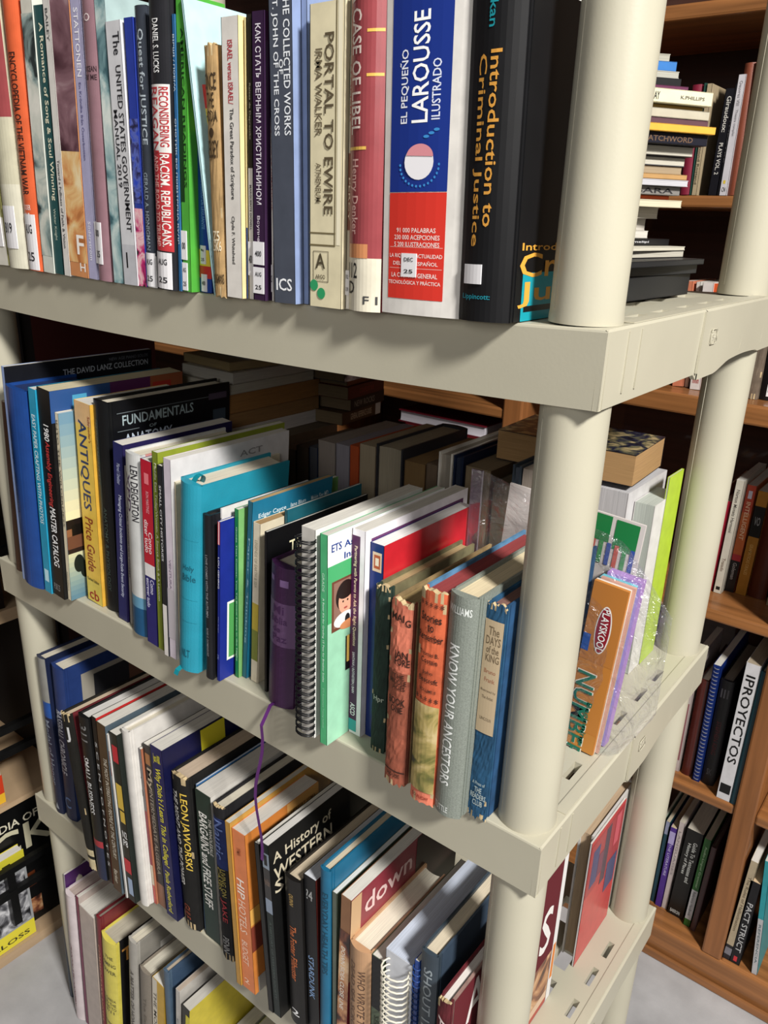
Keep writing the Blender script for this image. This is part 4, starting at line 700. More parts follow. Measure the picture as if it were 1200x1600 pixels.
LOWER_SHELF = [
    (-0.8609, 0.002, -0.4448, 0.0234, 0.22, 0.2994, 0.0194, 'hardcover_book','grey and navy hardcover about the Medal of Honor, first on the lower shelf', {'k': 'hb','c': '#1c2440','bands': [(0.733, 1.0, '#8e8d88'), (0.636, 0.733, '#22509a')], 't': [('Medal of Honor', 0.3, 0.75, 0.189, 0.617, '#7d8696','d'), ('▲', 0.3, 0.7, 0.029, 0.072, '#9aa0a8','h')]}),
    (-0.8371, 0.0065, -0.4436, 0.0322, 0.22, 0.2955, 0.0525, 'hardcover_book','thick blue baseball chronicle hardcover with a photo on its cover', {'k': 'hb','c': '#24386c','bands': [(0.0, 0.71, '#1c2548')], 'rd': [(0.1, 0.9, 0.5, 0.93, '#9a9488'), (0.2, 0.5, 0.7, 0.9, '#2c2c30'), (0.5, 0.8, 0.6, 0.9, '#6a4a3c')], 't': [('BASEBALL CHRONICLE', 0.2, 0.7, 0.311, 0.729, '#c4c8d2','d'), ('C', 0.25, 0.75, 0.079, 0.154, '#5f79a8','h')]}),
    (-0.7082, -0.0327, -0.4453, 0.0204, 0.21, 0.2692, -0.099, 'hardcover_book','black-jacketed hardcover with a maroon board and cream tape at its foot', {'k': 'hb','c': '#16140f','bands': [(0.0, 0.072, '#c2b490'), (0.093, 0.135, '#c2b490')], 'p': '#d8c3a8','rc': '#5c161e','t': [('J', 0.5, 0.9, 0.833, 0.928, '#c8c8c8','h')], 'worn': 1}),
    (-0.6851, -0.0332, -0.4453, 0.025, 0.21, 0.2893, -0.0021, 'hardcover_book','black small business handbook with white pages and small caps lettering', {'k': 'hb','c': '#131313','p': '#d6d3ce','rc': '#8f1f28','t': [('SMALL BUSINESS', 0.25, 0.7, 0.419, 0.764, '#d0d0d0','d'), ('311', 0.2, 0.8, 0.859, 0.952, '#777','d')], 'bands': [(0.0, 0.213, '#232a44'), (0.213, 0.254, '#a03038')]}),
    (-0.6597, -0.0311, -0.4452, 0.0112, 0.2, 0.2959, 0.0122, 'paperback_book','thin black softcover with white scuffs beside the brown medical spine', {'k': 'pb','c': '#141416','rc': '#c03030','t': [('S C E N T O F N O T E S', 0.3, 0.7, 0.107, 0.859, '#c9c9c9','d')]}),
    (-0.6423, -0.0341, -0.4451, 0.0208, 0.2, 0.2963, 0.0091, 'paperback_book','dark brown medical century softcover with cream lettering', {'k': 'pb','c': '#4a3826','rc': '#4c5a64','t': [('THE MOST INTERESTING PEOPLE OF THE CENTURY', 0.4, 0.8, 0.213, 0.812, '#d0c8b8','d'), ('Barker', 0.3, 0.7, 0.052, 0.138, '#d0c8b8','d')]}),
    (-0.6139, -0.0333, -0.4453, 0.0038, 0.2, 0.2847, -0.0166, 'paperback_book','narrow white spine with tiny red print', {'k': 'pb','c': '#d6d3ce','t': [('PRESS CODES', 0.3, 0.7, 0.763, 0.905, '#b03048','d')]}),
    (-0.6097, -0.0317, -0.4453, 0.0177, 0.2, 0.2909, -0.0169, 'magazine','black annual with yellow and red letter fragments on its spine', {'k': 'pb','c': '#1c221e','sd': [(0.2, 0.9, 0.839, 0.933, '#c02836'), (0.15, 0.9, 0.569, 0.715, '#d9b84a'), (0.3, 0.9, 0.49, 0.559, '#d9b84a'), (0.1, 0.95, 0.181, 0.265, '#c5303c'), (0.3, 0.9, 0.042, 0.149, '#9fb4d0')], 't': [('N2', 0.3, 0.9, 0.398, 0.439, '#eee','h'), ('P8', 0.3, 0.9, 0.347, 0.388, '#eee','h')]}),
    (-0.5916, -0.0235, -0.4453, 0.0174, 0.16, 0.3002, -0.0172, 'photo_album','white album with a looping cursive initial on its cover', {'k': 'hb','c': '#d8d4ce','rc': '#d4d0ca','rt': [('S', 0.02, 0.17, 0.62, 0.78, '#5a544c','h')]}),
    (-0.5738, -0.0127, -0.4453, 0.0061, 0.2, 0.2701, -0.0176, 'magazine','glossy magazine with a red and charcoal photographic spine', {'k': 'pb','c': '#6b6668','bands': [(0.263, 0.617, '#8c2a36'), (0.127, 0.263, '#cdbfa8'), (0.0, 0.127, '#c0504a')], 'rc': '#a86a50'}),
    (-0.5673, -0.0094, -0.4453, 0.0177, 0.21, 0.2797, -0.018, 'paperback_book','brown and black intermediate algebra textbook', {'k': 'pb','c': '#201d1c','bands': [(0.0, 0.149, '#8a5f48')], 't': [('INTERMEDIATE ALGEBRA', 0.3, 0.75, 0.212, 0.735, '#9a8f80','d'), ('My', 0.1, 0.85, 0.735, 0.868, '#b9a890','d')], 'sd': [(0.2, 0.8, 0.887, 0.952, '#a06a38')], 'rc': '#2a2624'}),
    (-0.5442, -0.0124, -0.4453, 0.0247, 0.1413, 0.2899, -0.0231, 'paperback_book','navy study guide with bright yellow college question title', {'k': 'pb','c': '#1c1c54','rc': '#12143a','t': [("Why Didn't I Learn This in College?", 0.15, 0.75, 0.317, 0.887, '#e6dc3c','d'), ('Paula Rutherford', 0.25, 0.65, 0.031, 0.286, '#d8cf4c','d'), ('Just ASK', 0.2, 0.8, 0.905, 0.961, '#e6dc3c','h')], 'rd': [(0.45, 0.75, 0.82, 0.99, '#d6cc32')], 'rt': [('Why Did', 0.15, 0.95, 0.72, 0.82, '#d8d23a','h')]}),
    (-0.5149, -0.0024, -0.4453, 0.0337, 0.2, 0.2579, -0.0252, 'hardcover_book','black courtroom memoir with gold and white capitals', {'k': 'hb','c': '#141312','t': [('LEON JAWORSKI', 0.5, 0.92, 0.417, 0.905, '#e3c14e','d'), ('THE RIGHT AND THE POWER', 0.08, 0.42, 0.284, 0.905, '#e8e6e0','d'), ('GULF', 0.2, 0.6, 0.063, 0.159, '#9c4a30','d')], 'worn': 1, 'p': '#c4b09a'}),
    (-0.4808, 0.0044, -0.4453, 0.003, 0.2, 0.2515, -0.0016, 'paperback_book','pale blue edged softcover between the courtroom memoir and the green bargains guide', {'k': 'pb','c': '#7c98bc','rc': '#2c5f98'}),
    (-0.4732, 0.0002, -0.4453, 0.0309, 0.2, 0.2498, -0.0188, 'paperback_book','dark green bargains and free stuff guide with large white letters', {'k': 'pb','c': '#173028','p': '#cfcac2','t': [('BARGAINS and FREE STUFF', 0.15, 0.68, 0.231, 0.867, '#f0eee8','d'), ('THE WHOLESALE', 0.75, 0.95, 0.616, 0.857, '#e0ded6','d')], 'rc': '#d0ccc4'}),
    (-0.431, -0.0049, -0.4453, 0.0219, 0.19, 0.2533, -0.0225, 'hardcover_book','black hardcover with glossy blue nautical lettering and torn jacket', {'k': 'hb','c': '#1c1b1e','bands': [(0.617, 0.933, '#26356e')], 't': [('Nautic', 0.1, 0.85, 0.676, 0.923, '#6f86c8','d'), ('LIVING ON', 0.5, 0.85, 0.438, 0.617, '#a89a4a','d'), ('CASES', 0.15, 0.5, 0.468, 0.617, '#a89a4a','d'), ('JAKE', 0.3, 0.8, 0.264, 0.418, '#b0323a','d'), ('PENN', 0.3, 0.8, 0.052, 0.159, '#999','d')], 'worn': 1}),
    (-0.3842, -0.0225, -0.4453, 0.0086, 0.18, 0.2615, -0.0341, 'paperback_book','slim mustard-edged softcover pressed against the orange hotel guide', {'k': 'pb','c': '#b98a3c','p': '#c4c0b4'}),
    (-0.375, -0.0201, -0.4453, 0.0236, 0.1284, 0.2547, -0.0352, 'paperback_book','orange hotel guide with white spine lettering and wood-grain cover', {'k': 'pb','c': '#d97f4e','rc': '#c77a38','p': '#c9c4bc','t': [('HIP', 0.15, 0.7, 0.597, 0.714, '#f8ece0','d'), ('HOTELS', 0.15, 0.7, 0.377, 0.582, '#f2cdb4','d'), ('BUDGET', 0.2, 0.65, 0.169, 0.325, '#f2cdb4','d'), ('YPMA', 0.3, 0.6, 0.857, 0.904, '#a85a34','d'), ('2', 0.2, 0.6, 0.042, 0.074, '#f2cdb4','h')], 'rd': [(0, 1, 0.55, 0.553, '#8a5224'), (0, 0.55, 0.45, 0.55, '#d9a452'), (0, 0.55, 0.28, 0.44, '#7a3a2c'), (0.05, 1, 0.0, 0.1, '#a8a29a'), (0.55, 1, 0.75, 1, '#d9a25c')], 'rt': [('HERBERT YPMA', 0.6, 0.95, 0.93, 0.95, '#6a4422','h')]}),
    (-0.3239, -0.0226, -0.4453, 0.008, 0.2, 0.2609, -0.0671, 'paperback_book','thin black softcover hugging the western society history', {'k': 'pb','c': '#151414'}),
    (-0.3155, -0.0214, -0.4453, 0.0122, 0.1437, 0.2661, -0.0594, 'paperback_book','black history of western society textbook, volume I, with grey spine bands', {'k': 'pb','c': '#1b2422','rc': '#161616','p': '#d0cdc8','bands': [(0.867, 0.95, '#8a96a4'), (0.696, 0.867, '#3c3a3a'), (0.618, 0.696, '#8a96a8')], 't': [('I', 0.3, 0.7, 0.885, 0.941, '#222','h'), ('Mckay Hill Buckler', 0.15, 0.85, 0.763, 0.81, '#8a7468','h'), ('A HISTORY OF WESTERN SOCIETY', 0.35, 0.65, 0.106, 0.569, '#55605c','d')], 'rt': [('A History of', 0.04, 0.75, 0.87, 0.94, '#c9bfa6','h'), ('WESTERN', 0.04, 0.75, 0.79, 0.86, '#c9bfa6','h'), ('S', 0.04, 0.14, 0.72, 0.79, '#c9bfa6','h')]}),
    (-0.2959, -0.0106, -0.4453, 0.0256, 0.19, 0.2293, -0.0327, 'hardcover_book','black hardcover with orange filibuster title and cream pages', {'k': 'hb','c': '#171514','p': '#c9b9a0','t': [('QUINN', 0.3, 0.6, 0.829, 0.904, '#b99a5c','d'), ('The Foster Filibuster', 0.3, 0.7, 0.315, 0.695, '#c06a3c','d'), ('2', 0.2, 0.7, 0.063, 0.106, '#eee','h')]}),
    (-0.2699, -0.006, -0.4453, 0.0193, 0.2, 0.2411, -0.0331, 'paperback_book','black softcover with a pale blue slanted word and dark red cover edge', {'k': 'pb','c': '#121214','rc': '#4a1c18','t': [('STARDUNK', 0.2, 0.65, 0.22, 0.5, '#7f9cc4','d'), ('?4', 0.2, 0.7, 0.86, 0.92, '#aaa','h')], 'p': '#cdd0d6'}),
    (-0.2502, -0.006, -0.4453, 0.0153, 0.1539, 0.2699, -0.0034, 'hardcover_book','teal blue hardcover of everyday health tips', {'k': 'hb','round': 0.5, 'c': '#1c6486','rc': '#1c6486','p': '#cabda4','t': [('EVERYDAY HEALTH TIPS', 0.35, 0.85, 0.42, 0.88, '#123c52','d')]}),
    (-0.2322, -0.004, -0.4453, 0.0072, 0.2, 0.2411, -0.0134, 'paperback_book','white-topped softcover with grey-green cover edge beside the photo spine', {'k': 'pb','c': '#5c6458','rc': '#4c5648','p': '#d8d8d4'}),
    (-0.2242, -0.006, -0.4451, 0.0152, 0.22, 0.2484, 0.0156, 'paperback_book','softcover with a warm figure photo spine and crimson cover reading down', {'k': 'pb','c': '#8a6244','rc': '#8c3440','sa': [(0, 1, 0, 0.8, 'warm')], 't': [('DOWN SIDEA CLOSE LINE', 0.2, 0.6, 0.3, 0.7, '#e6ddd0','d')], 'rd': [(0, 0.08, 0.5, 1, '#c8a47c'), (0.56, 1, 0.3, 1, '#2c201c')], 'ra': [(0.6, 1, 0.5, 0.9, 'warm')], 'rt': [('down', 0.11, 0.52, 0.84, 0.95, '#e6c8c4','h')]}),
    (-0.2028, -0.006, -0.4453, 0.0309, 0.145, 0.1935, -0.0149, 'hardcover_book','tan hardcover asking who wrote the Dead Sea Scrolls, cream pages showing', {'k': 'hb','round': 1, 'c': '#bd9470','p': '#e2dbc8','rc': '#8a6a54','t': [('WHO WROTE THE', 0.52, 0.82, 0.35, 0.85, '#5c4436','d'), ('DEAD SEA SCROLLS', 0.14, 0.4, 0.25, 0.88, '#7a5c48','d')]}),
    (-0.1713, -0.006, -0.4453, 0.016, 0.18, 0.1937, -0.0164, 'paperback_book','thin black and sage green spine left of the white coil-bound book', {'k': 'pb','c': '#5c6a54','bands': [(0.6, 1, '#1c1c1e')], 't': [('SEPTIMA', 0.3, 0.7, 0.3, 0.55, '#38402f','d')]}),
    (-0.1528, -0.004, -0.4453, 0.0362, 0.2, 0.2136, -0.021, 'spiral_bound_book','white coil-bound book with ivory plastic comb, near the right post', {'k': 'pb','c': '#c9ccd4','rc': '#b9c2d2','p': '#c4ccdc','coil': '#d9d4c4','coilw': 0.032}),
    (-0.1138, -0.006, -0.4453, 0.006, 0.18, 0.2285, -0.0197, 'spiral_bound_book','slim royal blue coil-bound notebook', {'k': 'pb','c': '#2a4890','coil': '#24407c','coilw': 0.008}),
    (-0.1074, -0.006, -0.4453, 0.0208, 0.17, 0.2521, -0.0113, 'hardcover_book','slate blue-grey hardcover with pale slanted title, second from the right post', {'k': 'hb','c': '#39444e','rc': '#3a4858','p': '#d3c6ae','t': [('SHOUT IT FROM', 0.25, 0.75, 0.35, 0.92, '#98a2a8','d')]}),
    (-0.071, -0.032, -0.4453, 0.0145, 0.258, 0.24, 0.0, 'hardcover_book','maroon-jacketed photographic hardcover with large white cover letters, partly behind the right post', {'k': 'hb','c': '#5c1c24','rc': '#8c7068','p': '#dcd6d0','worn': 1, 't': [('AUSTRIANS', 0.2, 0.8, 0.35, 0.92, '#d9c8c4','d')], 'rd': [(0, 0.955, 0.38, 0.99, '#5e1620'), (0, 0.95, 0.0, 0.1, '#a8584c'), (0, 0.95, 0.04, 0.1, '#d0b49a'), (0.955, 1, 0, 1, '#dcdad8'), (0.965, 0.995, 0.15, 0.4, '#d08040')], 'ra': [(0, 0.95, 0.1, 0.38, 'warm')], 'rt': [('A', 0.1, 0.24, 0.74, 0.965, '#e4dedc','h'), ('NS', 0.58, 0.9, 0.46, 0.76, '#e8e4e0','h')]}),
]
FLOOR_ROW = [
    (-0.9322, 0.012, -0.949, 0.009, 0.22, 0.3674, 0.055, 'hardcover_book','blue-grey framed hardcover at the left end of the floor row', {'k': 'hb','c': '#31435c','rc': '#8c8a80','bands': [(0.0, 0.486, '#3a4450')]}),
    (-0.8992, 0.0018, -0.9491, 0.0043, 0.2, 0.3571, 0.0858, 'paperback_book','purple-covered softcover beside the blue-grey slab in the floor row', {'k': 'pb','c': '#c4bcc4','rc': '#48225c','p': '#c9c4bc'}),
    (-0.8905, 0.0005, -0.9473, 0.0281, 0.2, 0.3255, 0.08, 'hardcover_book','thick white-spined book with purple cover edge in the floor row', {'k': 'hb','round': 1, 'c': '#d2c6c8','rc': '#b9a8ac','t': [('CHOCOLATE COOKERY', 0.15, 0.5, 0.1, 0.611, '#7a4048','d')], 'p': '#b9a8a0'}),
    (-0.8569, 0.0, -0.9489, 0.0084, 0.2, 0.333, 0.0749, 'paperback_book','magenta-spined softcover in the floor row', {'k': 'pb','c': '#7c3454','rc': '#b3a59e'}),
    (-0.848, 0.0, -0.9463, 0.0437, 0.19, 0.3156, 0.0743, 'paperback_book','plain cream softcover leaning in the floor row', {'k': 'pb','c': '#b9aca4','rc': '#c2b4a8'}),
    (-0.7998, 0.0, -0.9484, 0.012, 0.2, 0.3326, 0.0892, 'hardcover_book','dark red hardcover with a raised red cord edge in the floor row', {'k': 'hb','c': '#76262e','rc': '#7a2c30','p': '#8c8478','t': [('COMMENTARY NOTES', 0.3, 0.7, 0.2, 0.8, '#b98a6c','d')]}),
    (-0.7866, 0.0, -0.9456, 0.0414, 0.2, 0.3022, 0.0938, 'hardcover_book','bright yellow dust-jacketed history with black cover, in the floor row', {'k': 'hb','round': 1, 'c': '#d9cc5c','rc': '#1a1a1c','p': '#b9b2a0','t': [('THE', 0.4, 0.85, 0.86, 0.885, '#4a4630','h'), ('COMING', 0.1, 0.95, 0.8, 0.83, '#4a4630','h'), ('POWER', 0.1, 0.95, 0.74, 0.77, '#4a4630','h'), ('AL-QAEDA', 0.1, 0.9, 0.5, 0.525, '#4a4630','h'), ('AND THE', 0.1, 0.9, 0.465, 0.49, '#4a4630','h'), ('ROAD TO', 0.1, 0.9, 0.43, 0.455, '#4a4630','h'), ('9/11', 0.3, 0.8, 0.395, 0.42, '#4a4630','h'), ('LAWRENCE', 0.1, 0.97, 0.28, 0.305, '#4a4630','h'), ('WRIGHT', 0.2, 0.9, 0.23, 0.255, '#4a4630','h')], 'rt': [('T', 0.02, 0.12, 0.82, 0.93, '#e0a050','h'), ('T', 0.1, 0.2, 0.4, 0.48, '#ddd','h')]}),
    (-0.7127, 0.0, -0.9472, 0.022, 0.2, 0.3521, 0.1065, 'hardcover_book','grey-white hardcover with slanted dark script in the floor row', {'k': 'hb','c': '#a8a49c','rc': '#8c8880','t': [('A MATTER OF HONOR', 0.25, 0.7, 0.35, 0.8, '#55504a','d')], 'sd': [(0, 0.6, 0.25, 0.32, '#4fae3c')], 'rd': [(0.05, 0.15, 0.6, 0.85, '#26262a'), (0.2, 0.8, 0.55, 0.9, '#c2beb6')]}),
    (-0.6771, 0.0, -0.947, 0.0284, 0.2, 0.3073, 0.0879, 'hardcover_book','taupe cloth hardcover in the floor row', {'k': 'hb','c': '#857c70','rc': '#807868','p': '#cac4b4','t': [('The Early Poems', 0.35, 0.65, 0.3, 0.8, '#6a6258','d')]}),
    (-0.6468, 0.0, -0.9466, 0.0307, 0.17, 0.307, 0.0933, 'paperback_book','yellow and purple paperback in the floor row', {'k': 'pb','c': '#c9a23a','bands': [(0, 0.4, '#6c2a5c')], 'sd': [(0, 0.4, 0.2, 1, '#d8d0c0')], 't': [('THE MONEY BOOK', 0.1, 0.35, 0.3, 0.9, '#4a4436','d')]}),
    (-0.5986, 0.0, -0.949, 0.0132, 0.2, 0.3523, 0.038, 'hardcover_book','blue-grey hardcover with pale pages in the floor row', {'k': 'hb','c': '#4c6074','rc': '#3c5068','p': '#b8a894'}),
    (-0.585, 0.0, -0.9487, 0.0091, 0.2, 0.3321, 0.0846, 'paperback_book','white softcover in the floor row', {'k': 'pb','c': '#c4c0ba','rc': '#b9b5ae','p': '#b8a898','t': [('ENGAGEMENT', 0.3, 0.7, 0.3, 0.8, '#888','d')]}),
    (-0.5755, 0.0, -0.9476, 0.0177, 0.2, 0.309, 0.1055, 'paperback_book','black and yellow softcover in the floor row', {'k': 'pb','c': '#24221c','sd': [(0.5, 1, 0.8, 0.95, '#d4c832')], 'rc': '#c9b83c','p': '#c0bcb4'}),
    (-0.5536, 0.0, -0.9471, 0.0216, 0.2, 0.17, 0.1101, 'paperback_book','white-topped softcover, first of the pale page tops at the end of the floor row', {'k': 'pb','c': '#c4c0b8','rc': '#c4c0b8','p': '#c4c0b6'}),
    (-0.5242, 0.0, -0.9471, 0.024, 0.2, 0.17, 0.1012, 'paperback_book','softcover with a yellow-green cover edge in the floor row', {'k': 'pb','c': '#a8b23c','rc': '#a8b23c','p': '#c4c0b6'}),
    (-0.4922, 0.0, -0.9474, 0.0233, 0.2, 0.17, 0.0911, 'paperback_book','white-paged softcover behind the yellow-green edge in the floor row', {'k': 'pb','c': '#c8c6be','rc': '#c8c6be','p': '#c4c0b6'}),
    (-0.4613, 0.0, -0.9476, 0.0227, 0.2, 0.17, 0.0823, 'paperback_book','green-edged softcover near the end of the floor row', {'k': 'pb','c': '#4c7a4c','rc': '#4c7a4c','p': '#c4c0b6'}),
    (-0.4308, 0.0, -0.9475, 0.0274, 0.2, 0.17, 0.0721, 'paperback_book','last pale page top visible in the floor row', {'k': 'pb','c': '#c2beb6','rc': '#c2beb6','p': '#c4c0b6'}),
]
